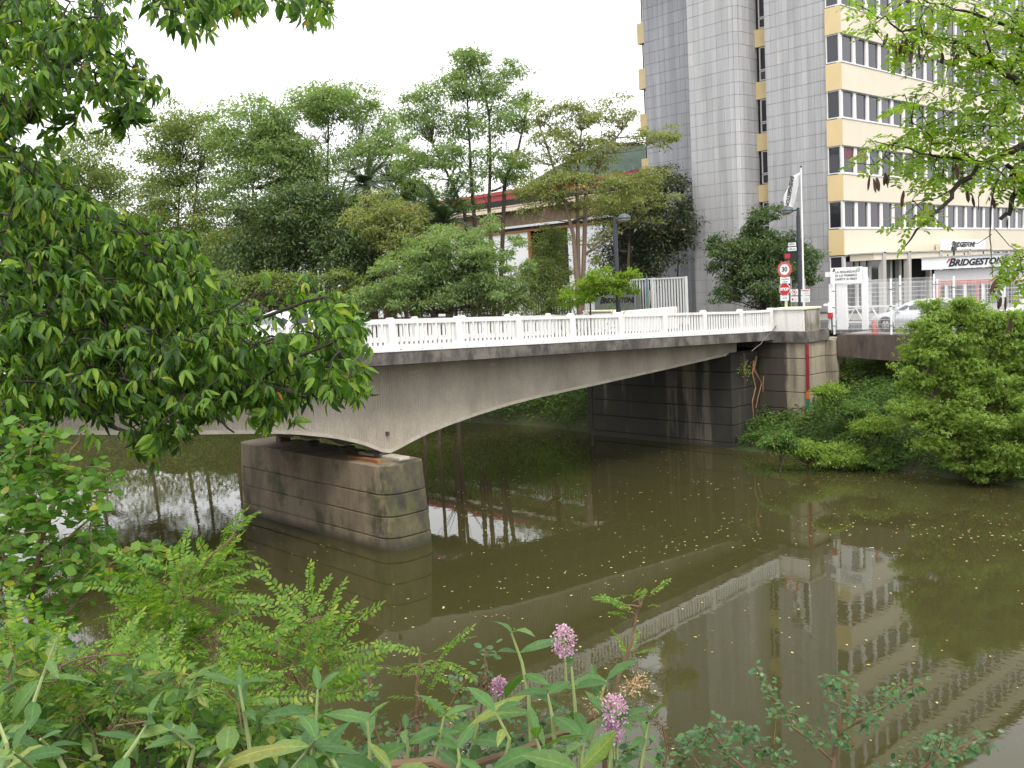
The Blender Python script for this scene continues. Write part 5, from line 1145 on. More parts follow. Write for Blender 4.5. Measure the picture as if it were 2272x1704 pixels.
carpet('tangled weeds on the near bank below the camera', (-4,5,-3,14), 26000, 0.5, 0.07, 'leaf_small', 44)
# roots hanging at the abutment
rt = thing('hanging_roots', 'dry brown roots hanging over the dark abutment', 'roots', (36.2,23.3,3.8))
for pts in (((1680,790),(1672,820),(1690,850),(1684,880),(1676,905)),((1690,785),(1700,815),(1692,845),(1694,870)),((1672,800),(1668,830),(1675,860),(1670,890),(1672,930)),((1695,800),(1712,815),(1720,830)),((1660,800),(1652,815),(1656,835))):
    w_ = [ony(a+random.uniform(-2,2), b, 23.45-0.02*i) for i, (a, b) in enumerate(pts)]; MB().tube(w_, [0.035*(1-0.6*i/(len(w_)-1)) for i in range(len(w_))], 5).build('root', M['dry_root'], rt)
pp = np.array([ony(1655+random.gauss(0,9), 822+random.gauss(0,12), 23.4) for _ in range(140)]); g_ = np.random.default_rng(5)
V, F = scatter(SIMPLE, pp, g_.normal(size=(140,3)), g_.normal(size=(140,3)), g_.uniform(0.06,0.13,140)); tag(link('dry_leaves', fast_mesh('dry_leaves', V-np.array(rt.location), F, M['leaf_buddleia_old']), rt), kind='stuff')

# ============================================================ FOREGROUND PLANTS
def add_leaves(t, protos, P, D, U, S, mat, nobj=290, name='leaf', restname='foliage'):
    """nearest leaves become parts of their own, the rest one joined part"""
    dist = np.linalg.norm(P-EYE, axis=1)/S; cand = np.argsort(dist); single = set(cand[:nobj].tolist()); meshes = [fast_mesh(name, V, F, M[mat]) for V, F in protos]
    for me_, pr in zip(meshes, protos): set_uv(me_, uv_of(pr))
    g = np.random.default_rng(len(P)); which = g.integers(0, len(protos), len(P)); L = np.array(t.location)
    ex = norm(D); ez = norm(U-(U*ex).sum(-1, keepdims=True)*ex); ey = np.cross(ez, ex)
    for i in single:
        o = bpy.data.objects.new(name, meshes[which[i]]); col.objects.link(o); o.parent = t
        m = Matrix(((*[ex[i][0]*S[i], ey[i][0]*S[i], ez[i][0]*S[i]], P[i][0]-L[0]), (*[ex[i][1]*S[i], ey[i][1]*S[i], ez[i][1]*S[i]], P[i][1]-L[1]), (*[ex[i][2]*S[i], ey[i][2]*S[i], ez[i][2]*S[i]], P[i][2]-L[2]), (0,0,0,1)))
        o.matrix_local = m
    rest_ = np.array([i for i in range(len(P)) if i not in single], int); ch = []; uvl = []
    for k, pr in enumerate(protos):
        ii = rest_[which[rest_] == k] if len(rest_) else rest_
        if len(ii): ch.append(scatter(pr, P[ii], D[ii], U[ii], S[ii])); uvl.append(np.tile(uv_of(pr), (len(ii),1)))
    if ch:
        me_ = cat_mesh(restname, ch, M[mat], t.location); set_uv(me_, np.concatenate(uvl)); tag(link(restname, me_, t), kind='stuff')
VIEWR = np.array([math.sin(YAW), -math.cos(YAW), 0.0]); VIEWF = np.array([math.cos(YAW), math.sin(YAW), 0.0])

def branchy(name, label, cat, base, limbs, polys, nclus, dep, protos, size, mat, bark, perc=4, seed=0, holes=(), spread=0.10, downs=0.7, outr=0.5, nobj=290, group=None, rmain=0.05, twig=0.004, extra=None, weight=None, upright=0.0):
    g = np.random.default_rng(seed); t = thing(name, label, cat, base, group=group); LW = []; mb = MB()
    for (pts, r0, r1) in limbs:
        w_ = [np.array(p[3]) if len(p) > 3 else at(p[0], p[1], p[2]) for p in pts]
        fine = []
        for a, b in zip(w_[:-1], w_[1:]):
            for u in np.linspace(0,1,4)[:-1]: fine.append(a*(1-u)+b*u+g.normal(size=3)*min(0.012, r0*0.35))
        fine.append(w_[-1]); n = len(fine); mb.tube(fine, [r0+(r1-r0)*i/(n-1) for i in range(n)], 7); LW += fine
    mb.build('branches' if cat == 'tree' else 'stems', M[bark], t)
    LW = np.array(LW); tw = MB(); P = []; D = []; U = []; S = []
    allp = [p for poly in polys for p in poly]; bx = (min(p[0] for p in allp), max(p[0] for p in allp), min(p[1] for p in allp), max(p[1] for p in allp)); k = 0; tries = 0
    C_ = []
    while k < nclus and tries < nclus*60:
        tries += 1; px, py = g.uniform(bx[0],bx[1]), g.uniform(bx[2],bx[3])
        if not any(in_poly((px,py), poly) for poly in polys): continue
        if any(((px-h[0])/h[2])**2+((py-h[1])/h[3])**2 < 1 and g.random() < h[4] for h in holes): continue
        k += 1; C_.append(at(px, py, g.uniform(*dep)))
    C_ = np.array(C_); best = np.full(len(C_), 1e9); who = np.zeros((len(C_),3)); done = np.zeros(len(C_), bool)
    for nd in LW:
        dd = ((C_-nd)**2).sum(1); m_ = dd < best; best[m_] = dd[m_]; who[m_] = nd
    for _ in range(len(C_)):                                   # grow twigs outward, each from the nearest wood already there
        i = int(np.argmin(np.where(done, 1e18, best))); done[i] = True; c = C_[i]; nd = who[i].copy(); ln = np.linalg.norm(c-nd)
        path = bez(nd, c, 0.12*ln, 5)
        if ln < 1.2: tw.tube(path, [twig*1.7,twig*1.5,twig*1.2,twig,twig*0.6], 4, False)
        for pnt in (path[2], path[4]):
            pnt = np.array(pnt); dd = ((C_-pnt)**2).sum(1); m_ = (dd < best) & ~done; best[m_] = dd[m_]; who[m_] = pnt
        dirc = norm(c-nd+1e-4)
        for q in range(perc):
            u = g.uniform(0.5,1.0); p = nd*(1-u)+c*u if ln < 0.6 else c+g.normal(size=3)*spread
            p = p+g.normal(size=3)*spread*0.4
            dd = g.normal(size=3)*0.7+dirc*outr+VIEWR*0.15; dd[2] = dd[2]*0.5-downs+upright; P.append(p); D.append(dd); U.append(np.array([0,0,1.0])+g.normal(size=3)*0.35-VIEWF*0.25); S.append(g.uniform(*size))
    if tw.v: tag(tw.build('twigs', M[bark], t), kind='stuff')
    add_leaves(t, protos, np.array(P), norm(np.array(D)), np.array(U), np.array(S), mat, nobj)
    return t
gE = np.random.default_rng(3); ELD = [proto_elder(gE) for _ in range(7)]; PIN = [proto_pinnate(gE, 6, 0.48, 0.25) for _ in range(6)]; PINL = [proto_pinnate(gE, 13, 0.40, 0.135) for _ in range(5)]
s1 = 1.0271
def sc_(poly): return [(a*s1, b*s1) for a, b in poly]
mainpoly = sc_([(-40,300),(60,315),(110,345),(160,400),(230,450),(320,490),(410,500),(425,560),(480,620),(540,650),(590,622),(610,605),(660,600),(700,635),(745,650),(780,700),(755,735),(760,790),(765,835),(730,830),(650,860),(615,915),(560,895),(480,900),(420,890),(330,960),(290,940),(250,890),(130,880),(90,920),(50,1000),(-40,1030)])
upper = sc_([(-40,-20),(240,-20),(270,80),(300,140),(335,200),(270,225),(210,205),(150,200),(100,240),(40,250),(-40,290)])
topband = sc_([(230,-35),(560,-35),(550,-5),(480,5),(430,40),(380,40),(320,0)])
bits = sc_([(590,-20),(700,-20),(712,22),(660,15)])
gap = sc_([(90,220),(330,215),(320,235),(250,290),(180,270),(110,280)])
tb_ = at(-430,1200,5.6); tbz = float(ground_z(tb_[0], tb_[1]))
fork = at(-330,760,5.7)
W_ = lambda p: (0,0,0,tuple(p))
limbs = [([W_((tb_[0],tb_[1],tbz)), (-400,1000,5.7), W_(fork)], 0.13, 0.10),
 ([W_(fork), (-150,650,5.6),(0,697,5.6),(100,745,5.6),(195,808,5.6),(300,860,5.5),(400,885,5.4),(470,885,5.3),(570,850,5.2),(680,880,5.1)], 0.07, 0.012),
 ([(195,808,5.6),(330,780,5.5),(480,735,5.4),(600,700,5.3),(720,660,5.2)], 0.018, 0.008), ([W_(fork), (-120,420,5.8),(60,250,5.8),(160,130,5.9),(280,40,5.9)], 0.08, 0.015),
 ([(-120,420,5.8),(-60,100,6.0),(150,-60,6.1),(400,-50,6.1),(560,-40,6.1),(720,-10,6.1)], 0.05, 0.008), ([(0,697,5.6),(60,560,5.7),(200,500,5.7),(330,520,5.6),(430,570,5.5)], 0.025, 0.008),
 ([(-120,420,5.8),(60,400,5.8),(150,420,5.8),(240,470,5.7)], 0.02, 0.007), ([(100,745,5.6),(150,880,5.4),(260,950,5.3),(340,990,5.2)], 0.018, 0.006), ([(-150,650,5.6),(-20,850,5.3),(40,960,5.2),(50,1040,5.1)], 0.02, 0.007),
 ([(330,780,5.5),(400,640,5.4),(440,600,5.3)], 0.012,0.006), ([(470,885,5.3),(480,930,5.2),(520,960,5.2)], 0.010,0.005), ([(570,850,5.2),(640,800,5.1),(740,760,5.0),(780,820,5.0)], 0.010,0.004)]
branchy('box_elder_tree', 'large leafy tree branch reaching in from the left over the bridge', 'tree', (tb_[0],tb_[1],tbz), limbs, [mainpoly, upper, topband, bits], 2100, (4.9,7.2), ELD, (0.075,0.155), 'leaf_elder', 'bark_dark', perc=4, seed=51,
        holes=((170,130,230,150,0.42),(330,30,120,60,0.4),(150,120,40,30,0.7),(240,90,40,40,0.6),(60,60,40,30,0.5),(210,265,150,45,0.93),(120,290,90,30,0.6),(612,690,105,48,0.95),(600,640,60,25,0.7),(60,180,60,30,0.5),(250,200,60,25,0.5),(690,770,50,30,0.6),(200,915,130,30,0.75),(520,905,80,32,0.7),(330,900,60,30,0.6),(640,915,40,30,0.7),(450,965,60,20,0.6)), spread=0.10, downs=0.55)
g9 = np.random.default_rng(77); rp_ = []
while len(rp_) < 22:
    p = (g9.uniform(0,340), g9.uniform(220,300))
    if in_poly(p, gap): rp_.append(p)
wind = thing('twig_spray', 'sparse dark leaf sprays hanging against the sky at upper left', 'twig', at(200,255,5.9)); tw = MB(); P=[];D=[];U=[];S=[]
for (px,py) in rp_:
    c = at(px,py,5.9); a = at(px-30,py-60,5.95); tw.tube(bez(a,c,0.03,4), [0.005,0.004,0.003,0.002], 4, False)
    for q in range(2): P.append(c); D.append(np.array([0,0,-0.8])+g9.normal(size=3)*0.5); U.append(g9.normal(size=3)); S.append(g9.uniform(0.13,0.2))
tag(tw.build('twigs', M['bark_dark'], wind), kind='stuff'); add_leaves(wind, ELD, np.array(P), norm(np.array(D)), np.array(U), np.array(S), 'leaf_elder', 100)

# --- locust branch with pods on the right
lb = np.array([3.6,-2.6,0.0]); lz = float(ground_z(lb[0], lb[1])); rpoly = [(1905,-20),(2300,-20),(2300,430),(2235,420),(2190,395),(2120,400),(2060,395),(2010,380),(1985,330),(2040,300),(2010,270),(1990,235),(2010,195),(2090,190),(2150,165),(2090,150),(2020,135),(1975,110),(1925,85),(1930,50),(1895,10)]
extra = [[(1920,340),(1975,320),(1990,300),(2000,330),(1970,400),(1930,395)],[(1990,440),(2040,430),(2100,455),(2040,500),(2000,490)],[(2215,560),(2300,560),(2300,640),(2240,620)],[(1912,300),(1965,285),(1970,310),(1925,320)],[(1860,350),(1895,350),(1895,375),(1865,375)]]
rl = [([W_((lb[0],lb[1],lz)), W_((4.1,-2.1,lz+1.6)), W_((5.0,-0.9,6.9)), W_((5.9,0.5,7.7)), (2430,420,6.3)], 0.11, 0.045), ([(2430,420,6.3),(2330,270,6.3),(2272,196,6.2),(2204,138,6.2),(2136,98,6.1),(2052,73,6.1),(1974,51,6.0)], 0.035, 0.005),
 ([(2430,420,6.3),(2272,326,6.2),(2190,361,6.1),(2136,405,6.1),(2089,456,6.0),(2040,510,6.0),(1995,560,6.0)], 0.030, 0.003), ([(2190,361,6.1),(2116,351,6.1),(2062,344,6.0),(1998,324,6.0),(1945,315,6.0)], 0.010, 0.003),
 ([(2430,420,6.3),(2272,419,6.2),(2251,432,6.2),(2244,462,6.1),(2219,486,6.1)], 0.025, 0.012), ([(2232,364,6.2),(2272,402,6.2),(2320,420,6.3)], 0.014, 0.016), ([(2330,270,6.3),(2285,40,6.3),(2241,162,6.2)], 0.012, 0.008), ([(2330,100,6.3),(2272,78,6.2),(2197,44,6.2),(2116,20,6.1),(2040,-5,6.1)], 0.016, 0.004),
 ([(2210,400,6.1),(2200,450,6.1),(2196,520,6.0),(2200,560,6.0),(2202,615,6.0)], 0.006, 0.002), ([(2200,520,6.0),(2170,540,6.0),(2130,545,6.0)], 0.003,0.0015), ([(2205,505,6.0),(2240,545,6.0),(2265,560,6.0)], 0.003,0.0015), ([(1998,324,6.0),(1940,365,6.0),(1890,362,6.0)], 0.004,0.002), ([(2136,405,6.1),(2080,440,6.0),(2010,450,6.0)], 0.005,0.002),
 ([(2300,590,6.2),(2250,600,6.1),(2230,590,6.1)], 0.006,0.003), ([(2204,138,6.2),(2180,60,6.1),(2160,20,6.1)], 0.008,0.003)]
lt_ = branchy('locust_tree', 'yellow green locust branch with dark pods hanging in at upper right', 'tree', (lb[0],lb[1],lz), rl, [rpoly]+extra, 215, (5.8,6.6), PIN, (0.15,0.215), 'leaf_locust', 'bark_dark', perc=3, seed=61, spread=0.07, downs=0.25, outr=0.7, twig=0.0025,
        holes=((2150,210,50,25,0.6),(1960,250,60,60,0.9)))
podm = MB(); pv_ = []
for u in np.linspace(0,1,7): w_ = 0.14*math.sin(math.pi*min(1,max(0.04,u)))**0.6; pv_.append((w_, u))
V = [(x, 0.02*math.sin(u*5), -u) for x, u in pv_]+[(-x, 0.02*math.sin(u*5)+0.03, -u) for x, u in pv_[::-1]]
podme = MB().add(V+[(a, b+0.05, c) for a, b, c in V], [tuple(range(14)), tuple(range(27,13,-1))]+[(i,(i+1) % 14,14+(i+1) % 14,14+i) for i in range(14)]).mesh('seed_pod', M['pod_brown'])
gp_ = np.random.default_rng(8)
for (px, py, n) in ((1976,80,2),(1988,95,2),(1996,92,3),(2004,88,2),(2038,92,2),(2052,110,1),(2086,118,2),(2113,105,3),(2127,118,2),(2250,20,3),(2248,45,1),(2212,275,2),(2190,270,2),(1938,392,3),(1968,385,4),(2003,425,2),(2140,425,1),(2164,435,2),(2216,620,2),(2204,435,1),(2232,480,1),(2240,705,2),(2222,665,2),(2090,370,1),(2120,360,2),(2262,325,2),(2256,385,3),(2022,95,2)):
    for q in range(n):
        p = at(px+gp_.normal(0,4), py+gp_.normal(0,4), 6.05+gp_.normal(0,0.1)); o = link('seed_pod', podme, lt_, tuple(p-np.array(lt_.location)), (gp_.normal(0,0.15), gp_.normal(0,0.15), gp_.uniform(0,6))); o.scale = (gp_.uniform(0.07,0.1),)*2+(gp_.uniform(0.06,0.105),)

# --- near bank plants, bottom of the picture
def stem_base(px, dep):
    p = at(px, 1700, dep); return np.array([p[0], p[1], float(ground_z(p[0], p[1]))])
RND = [leaf_round(), (leaf_round()[0]*np.array([1,0.9,1]), leaf_round()[1])]
b0 = stem_base(60, 4.6)
branchy('poplar_sapling', 'young poplar with rounded bright leaves at the left edge', 'sapling', b0, [([W_(b0),(60,1500,4.7),(90,1200,4.8),(150,1020,4.9),(180,960,4.9)],0.02,0.004),([W_(b0),(0,1300,4.7),(20,1100,4.8),(40,960,4.8)],0.016,0.004),([(90,1250,4.8),(200,1150,4.9),(235,1080,4.9)],0.008,0.003),([(60,1450,4.7),(180,1330,4.8),(260,1260,4.8)],0.008,0.003)],
        [[(-20,940),(60,930),(130,960),(110,1000),(180,1040),(235,1010),(255,1090),(225,1130),(245,1180),(240,1240),(190,1290),(180,1360),(120,1420),(-20,1420)],[(220,1230),(300,1220),(360,1190),(370,1250),(300,1300),(240,1310)]], 430, (4.4,5.2), RND, (0.038,0.062), 'leaf_poplar', 'stem_brown', perc=4, seed=71, spread=0.06, downs=0.15, outr=0.4, twig=0.002, holes=((150,1180,45,40,0.5),(120,1330,50,30,0.4)))
def pin_sapling(label, stems, polys, ncl, dep, size, mat, seed, perc=2, upright=0.35):
    b = stem_base(stems[0][0][0], dep[0]); return branchy('locust_sapling', label, 'sapling', b, [([W_(b)]+[(p[0],p[1],(dep[0]+dep[1])/2) for p in st],0.009,0.003) for st in stems], polys, ncl, dep, PINL, size, mat, 'stem_brown', perc=perc, seed=seed, spread=0.035, downs=0.05, outr=1.1, twig=0.002, upright=upright, group='locust saplings on the near bank')
pin_sapling('yellow green locust sapling leaning over the water at lower left', [[(250,1640),(320,1480),(400,1330),(470,1230),(525,1185)],[(330,1600),(400,1470),(480,1380)],[(250,1620),(270,1480),(330,1380)]], [[(260,1410),(330,1290),(420,1230),(520,1175),(530,1190),(470,1260),(480,1330),(500,1380),(470,1430),(400,1470),(300,1480)]], 70, (4.0,4.5), (0.20,0.30), 'leaf_locust_yellow', 72)
pin_sapling('bright locust sapling left of centre near the pier reflection', [[(560,1690),(620,1560),(660,1450),(700,1370)],[(600,1660),(650,1580),(690,1520)]], [[(530,1520),(600,1420),(660,1360),(720,1325),(740,1420),(735,1480),(745,1530),(690,1580),(590,1580)]], 42, (3.5,4.0), (0.18,0.27), 'leaf_locust_yellow', 73)
pin_sapling('low tangle of fine locust leaves above the bottom left corner', [[(120,1690),(140,1560),(160,1480)],[(300,1690),(330,1580),(380,1520)],[(20,1690),(30,1560),(20,1480)]], [[(-20,1400),(120,1440),(250,1440),(420,1480),(560,1540),(560,1640),(-20,1640)]], 150, (2.7,3.7), (0.12,0.22), 'leaf_locust_yellow', 76)
pin_sapling('small locust sprig standing alone against the dark water', [[(925,1690),(925,1590),(928,1500),(930,1440)]], [[(880,1450),(930,1425),(985,1450),(960,1500),(990,1520),(930,1560),(870,1540)]], 9, (2.7,2.8), (0.11,0.15), 'leaf_locust_yellow', 74)
pin_sapling('thin upright sprig right of the lilac flower', [[(1340,1690),(1365,1540),(1395,1440),(1410,1380),(1418,1330)]], [[(1385,1380),(1440,1375),(1430,1325),(1405,1310),(1380,1350)],[(1370,1470),(1400,1430),(1405,1445)]], 8, (2.9,3.0), (0.07,0.11), 'leaf_locust_yellow', 75)
LANCE = [leaf_full(w, d, f_) for w, d, f_ in ((0.30,0.25,0.25),(0.36,0.5,0.2),(0.27,0.1,0.35),(0.40,0.75,0.15),(0.33,0.35,-0.1),(0.42,0.3,0.1))]
def buddleia(label, stems, mat, seed, nodes=6, size=(0.10,0.16), flowers=(), dry=(), woody=()):
    g = np.random.default_rng(seed); b = stem_base(stems[0][0][0], stems[0][0][2]); t = thing('buddleia_bush', label, 'shrub', b, group='butterfly bushes on the near bank'); P=[];D=[];U=[];S=[]
    for st in stems:
        w_ = [at(*p) for p in st]; b_ = stem_base(st[0][0], st[0][2]); pts = [b_]+w_; fine = []
        for a, c in zip(pts[:-1], pts[1:]):
            for u in np.linspace(0,1,5)[:-1]: fine.append(a*(1-u)+c*u)
        fine.append(pts[-1]); n = len(fine); MB().tube(fine, [0.009-0.006*i/(n-1) for i in range(n)], 6).build('stem', M['stem_green'], t)
        top = np.array(fine[4:]); L_ = np.concatenate([[0], np.cumsum(np.linalg.norm(np.diff(top, axis=0), axis=1))]); tot = L_[-1]; a0 = g.uniform(0,3)
        nn = max(3, int(tot/0.055))
        nn = min(nn, nodes)
        for q in range(nn):
            d_ = tot*(1-0.98*q/nn*min(1, nodes*0.06/tot)); p = np.array([np.interp(d_, L_, top[:,i]) for i in range(3)]); ang = a0+q*math.pi/2; sz = size[0]+(size[1]-size[0])*min(1,(q+0.6)/3.0); el = 0.75 if q == 0 else (0.35 if q == 1 else 0.0)-0.08*q
            for s_ in (0, math.pi):
                h = np.array([math.cos(ang+s_), math.sin(ang+s_), el+g.normal(0,0.35)])+g.normal(size=3)*0.18
                if g.random() < 0.12: continue
                P.append(p); D.append(h); U.append(np.array([0,0,1.0])+g.normal(size=3)*0.25-VIEWF*0.2); S.append(sz*g.uniform(0.6,1.3))
    for (pts, r_) in woody: MB().tube([at(*p) for p in pts], [r_*(1-0.4*i/(len(pts)-1)) for i in range(len(pts))], 7).build('woody_stem', M['stem_brown'], t)
    add_leaves(t, LANCE, np.array(P), norm(np.array(D)), np.array(U), np.array(S), mat, 280)
    for (px, py, dep, rw, hh_) in flowers:                     # panicles of tiny florets
        c = at(px, py, dep); n = 420; u = g.random(n)*2-1; a = g.uniform(0,6.283,n); prof = np.sqrt(np.maximum(0.02,1-np.abs(u)**2.2))*(0.95-0.15*u); rr = g.random(n)**0.35
        q = np.stack([np.cos(a)*prof*rw*rr, np.sin(a)*prof*rw*rr, u*hh_/2], -1)+g.normal(size=(n,3))*0.0048; V, F = leaf_oval(0.8); out = norm(q+1e-5)
        star = []
        fl_ = [scatter((V,F), c+q, norm(out+g.normal(size=(n,3))*0.7), norm(g.normal(size=(n,3))), g.uniform(0.004,0.0068,n)) for _ in range(2)]
        tag(link('flower_panicle', cat_mesh('flower_panicle', fl_, M['flower_lilac'], t.location), t), kind='stuff')
        MB().tube([c-np.array([0,0,hh_/2+0.1]), c+np.array([0,0,hh_*0.4])], [0.004,0.002], 5).build('flower_stalk', M['stem_green'], t)
    for (pts, dep, m) in dry:                                  # spent brown flower spikes
        w_ = [at(p[0], p[1], dep) for p in pts]; n = 260; k = g.integers(0, len(w_)-1, n); u = g.random(n)[:,None]; base_ = np.array(w_)[k]*(1-u)+np.array(w_)[k+1]*u; off = g.normal(size=(n,3))*0.009
        fl_ = [scatter(SIMPLE, base_+off, norm(off+1e-5), norm(g.normal(size=(n,3))), g.uniform(0.006,0.012,n))]; tag(link('dry_spike', cat_mesh('dry_spike', fl_, M[m], t.location), t), kind='stuff'); MB().tube(w_, 0.003, 5).build('dry_stalk', M['stem_brown'], t)
    return t
buddleia('butterfly bush with lilac flower heads at the bottom centre', [[(1178,1640,2.6),(1172,1540,2.6),(1158,1470,2.6),(1135,1405,2.6)],[(1285,1680,2.6),(1275,1560,2.6),(1268,1480,2.6)],[(1352,1720,2.5),(1356,1650,2.5),(1360,1610,2.5)],[(1040,1690,2.7),(1060,1610,2.7),(1050,1560,2.7)],[(1235,1690,2.5),(1225,1590,2.5),(1215,1540,2.5)],[(1310,1640,2.8),(1330,1560,2.8),(1345,1510,2.8)],[(1420,1720,2.6),(1430,1650,2.6),(1440,1600,2.6)],[(1120,1700,2.4),(1130,1640,2.4),(1100,1580,2.4)],[(960,1700,2.5),(975,1640,2.5),(985,1590,2.5)],[(900,1720,2.5),(905,1660,2.5),(900,1620,2.5)],[(1190,1720,2.3),(1200,1670,2.3),(1190,1640,2.3)],[(1300,1730,2.35),(1290,1690,2.35),(1295,1650,2.35)],[(1010,1730,2.3),(1020,1690,2.3),(1015,1660,2.3)],[(690,1690,2.5),(700,1610,2.5),(705,1530,2.5)],[(820,1720,2.6),(820,1650,2.6),(815,1600,2.6)]], 'leaf_buddleia', 81, nodes=6, size=(0.085,0.135),
        flowers=((1252,1422,2.6,0.031,0.075),(1365,1578,2.5,0.034,0.075),(1107,1522,2.75,0.020,0.035),(1360,1625,2.5,0.024,0.04)), dry=((((1440,1590),(1470,1610),(1480,1660),(1475,1704)),2.6,'dry_flower'),(((880,1630),(900,1600),(940,1585)),2.6,'dry_flower'),(((1390,1530),(1430,1510)),2.6,'dry_tan'),(((1310,1570),(1345,1555),(1370,1565)),2.6,'dry_tan'),(((1080,1510),(1060,1530)),2.75,'dry_flower')),
        woody=(([(1010,1710,2.5),(1150,1665,2.55),(1260,1625,2.6),(1370,1560,2.6)],0.011),([(870,1700,2.4),(960,1690,2.4),(1020,1720,2.4)],0.016)))
buddleia('butterfly bush with broad grey green leaves at the bottom left', [[(30,1700,2.6),(60,1600,2.6),(95,1500,2.65),(125,1420,2.65)],[(560,1700,2.5),(545,1600,2.5),(530,1520,2.5)],[(420,1700,2.4),(430,1660,2.4),(380,1620,2.35)],[(250,1720,2.4),(300,1650,2.45),(330,1600,2.5)],[(150,1720,2.3),(130,1680,2.3),(90,1640,2.2)],[(20,1720,2.3),(15,1650,2.3),(-20,1560,2.4)],[(640,1720,2.3),(680,1670,2.3),(700,1640,2.2)],[(760,1730,2.4),(740,1690,2.4),(720,1665,2.5)],[(220,1700,2.9),(200,1610,2.9),(190,1560,3.0)],[(470,1700,3.0),(480,1610,3.0),(500,1570,3.1)],[(60,1740,2.1),(70,1700,2.1),(30,1670,2.0)]], 'leaf_buddleia', 82, nodes=6, size=(0.07,0.135), dry=((((170,1480),(210,1460),(235,1475)),2.8,'dry_flower'),(((230,1640),(260,1610),(330,1600)),2.5,'dry_flower'),(((470,1470),(480,1430),(475,1400)),3.0,'dry_flower'),(((600,1590),(640,1560),(690,1545)),2.8,'dry_flower')))
buddleia('yellowing large leaved stems at the bottom edge', [[(470,1760,2.0),(480,1710,2.0),(500,1680,2.0)],[(900,1780,2.1),(880,1740,2.1),(870,1710,2.1)],[(1270,1790,2.1),(1280,1750,2.1),(1285,1710,2.1)]], 'leaf_buddleia_old', 83, nodes=3, size=(0.11,0.15))
OV = [leaf_oval(0.62), leaf_full(0.6,0.1,0.1)]
bb = stem_base(1900, 3.4)
branchy('small_leaved_shrub', 'thin small leaved shrub at the lower right edge of the water', 'shrub', bb, [([W_(bb),(1850,1704,3.4),(1860,1630,3.4),(1875,1560,3.4),(1880,1500,3.4)],0.012,0.003),([(1850,1690,3.4),(1760,1610,3.4),(1710,1540,3.4),(1685,1480,3.4)],0.006,0.002),([(1870,1620,3.4),(1960,1570,3.4),(2010,1530,3.4),(2045,1510,3.4)],0.006,0.002),([W_(bb),(1700,1740,3.3),(1620,1680,3.3),(1570,1610,3.3),(1640,1600,3.3)],0.007,0.002),([W_(bb),(2000,1740,3.4),(2080,1680,3.4),(2150,1650,3.4),(2210,1640,3.4)],0.007,0.002),([W_(bb),(1560,1720,3.2),(1530,1660,3.2)],0.005,0.002)],
        [[(1670,1470),(1700,1480),(1720,1540),(1790,1600),(1850,1640),(1820,1500),(1880,1480),(1900,1560),(1960,1530),(2050,1495),(2060,1520),(1990,1570),(1900,1640),(1870,1660),(1790,1650),(1720,1600),(1690,1550)],[(1500,1640),(1560,1600),(1680,1600),(1750,1660),(1760,1720),(1500,1720)],[(1950,1700),(2020,1640),(2120,1620),(2215,1620),(2210,1650),(2130,1700),(2060,1720),(1950,1720)]], 210, (3.2,3.6), OV, (0.018,0.032), 'leaf_small', 'stem_brown', perc=5, seed=91, spread=0.03, downs=0.1, outr=0.4, twig=0.0012)
bs = stem_base(1000, 2.9)
branchy('small_leaved_shrub', 'fine leaved sprigs between the butterfly bushes', 'shrub', bs, [([W_(bs),(1060,1620,2.9),(1075,1520,2.9),(1075,1440,2.9)],0.005,0.002),([W_(bs),(840,1650,2.9),(820,1560,2.9),(815,1490,2.9)],0.006,0.002),([W_(bs),(980,1600,2.9),(1020,1530,2.9),(1040,1500,2.9)],0.005,0.002),([W_(bs),(1100,1680,2.9),(1200,1600,2.9),(1240,1560,2.9)],0.005,0.002)],
        [[(1055,1430),(1090,1430),(1095,1520),(1060,1520)],[(790,1490),(840,1480),(850,1640),(800,1640)],[(770,1600),(1300,1580),(1300,1710),(770,1710)],[(1000,1500),(1080,1500),(1060,1580),(1000,1590)],[(1380,1620),(1480,1640),(1480,1710),(1380,1710)]], 170, (2.8,3.1), OV, (0.016,0.032), 'leaf_small', 'stem_brown', perc=5, seed=92, spread=0.03, downs=0.0, outr=0.4, twig=0.0012)
bt = stem_base(350, 3.4)
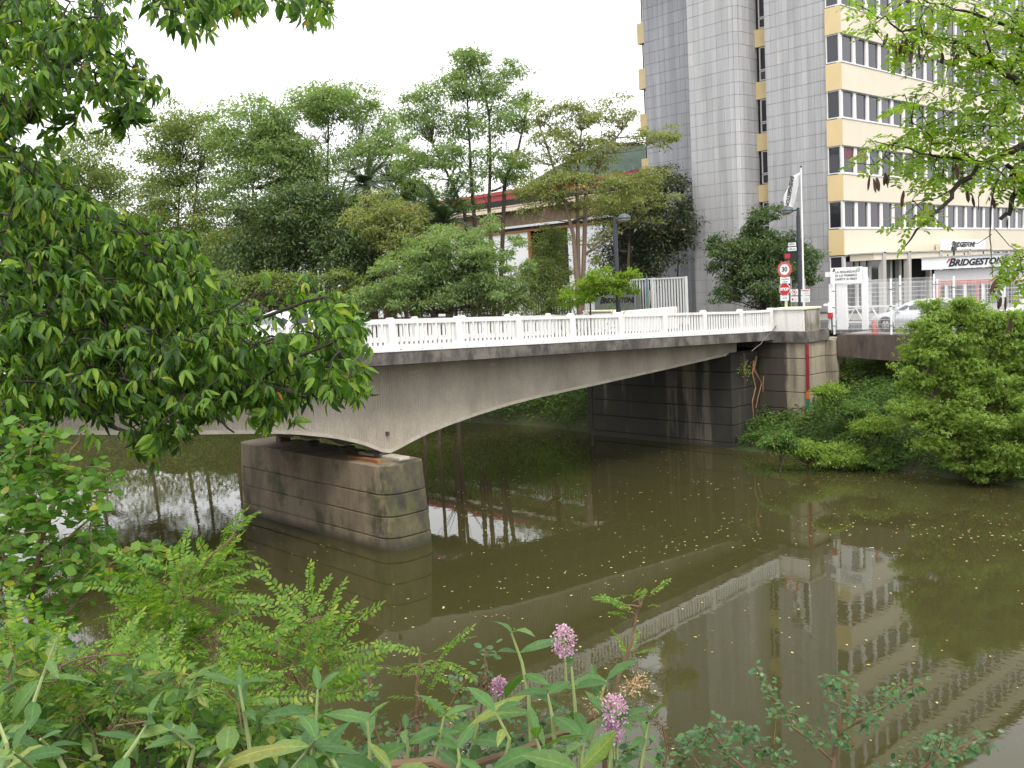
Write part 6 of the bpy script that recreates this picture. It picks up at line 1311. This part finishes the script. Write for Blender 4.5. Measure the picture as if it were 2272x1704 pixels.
branchy('bank_thicket', 'tangled leafy thicket behind the butterfly bush at lower left', 'shrub', bt, [([W_(bt),(120,1600,3.3),(100,1500,3.3)],0.008,0.003),([W_(bt),(300,1600,3.3),(320,1500,3.3)],0.008,0.003),([W_(bt),(500,1620,3.3),(560,1540,3.3)],0.008,0.003)],
        [[(-20,1430),(150,1470),(300,1470),(450,1500),(600,1560),(720,1580),(760,1720),(-20,1720)],[(-20,1380),(110,1420),(100,1450),(-20,1450)]], 520, (2.7,3.9), [leaf_full(0.45,0.2,0.1), leaf_full(0.4,0.4,0.15), leaf_full(0.3,0.3,0.2)], (0.03,0.08), 'leaf_thicket', 'stem_brown', perc=5, seed=93, spread=0.05, downs=0.1, outr=0.4, twig=0.0015)
# --- leaves floating on the river
gf = np.random.default_rng(17); n = 2300; X = gf.uniform(8,33.5,n*3); Y = gf.uniform(2,31,n*3)
wv = X*0.35+Y*0.55+1.5*np.sin(X*0.21)+1.2*np.sin(Y*0.31); dens = 0.12+0.9*np.clip(np.sin(wv)*0.9+0.1*np.sin(wv*3.7)+0.15,0,1)**1.5*np.clip((24-Y)/14,0.12,1); ok = (gf.random(n*3) < dens*0.75) & ~((np.abs(X-16.2) < 1.1) & (Y > 22)); X, Y = X[ok][:n], Y[ok][:n]; m = len(X)
V, F = scatter(leaf_oval(0.55), np.stack([X,Y,np.full(m,0.006)],-1), np.stack([gf.normal(size=m),gf.normal(size=m),np.zeros(m)],-1), np.tile((0,0,1.0),(m,1))+gf.normal(size=(m,3))*0.08, gf.uniform(0.035,0.085,m))
V[:,2] = np.maximum(V[:,2], 0.004); tag(link('floating_leaves', fast_mesh('floating_leaves', V, F, M['floating_leaf'])), 'small yellow leaves floating on the river', 'leaves', kind='stuff')

# ============================================================ HAZE
hzm = bpy.data.materials.new('haze_air'); hzm.use_nodes = True; hn = hzm.node_tree.nodes; hl = hzm.node_tree.links
hn.remove(hn['Principled BSDF']); pvn = hn.new('ShaderNodeVolumePrincipled'); pvn.inputs['Color'].default_value = (0.86,0.91,0.97,1); pvn.inputs['Density'].default_value = 0.00003; pvn.inputs['Anisotropy'].default_value = 0.2
hl.new(pvn.outputs[0], hn['Material Output'].inputs['Volume'])
tag(MB().box(-4300,4300,-3300,3300,-5.0,330).build('haze', hzm), 'thin bright haze in the air over the river', 'haze', kind='stuff')
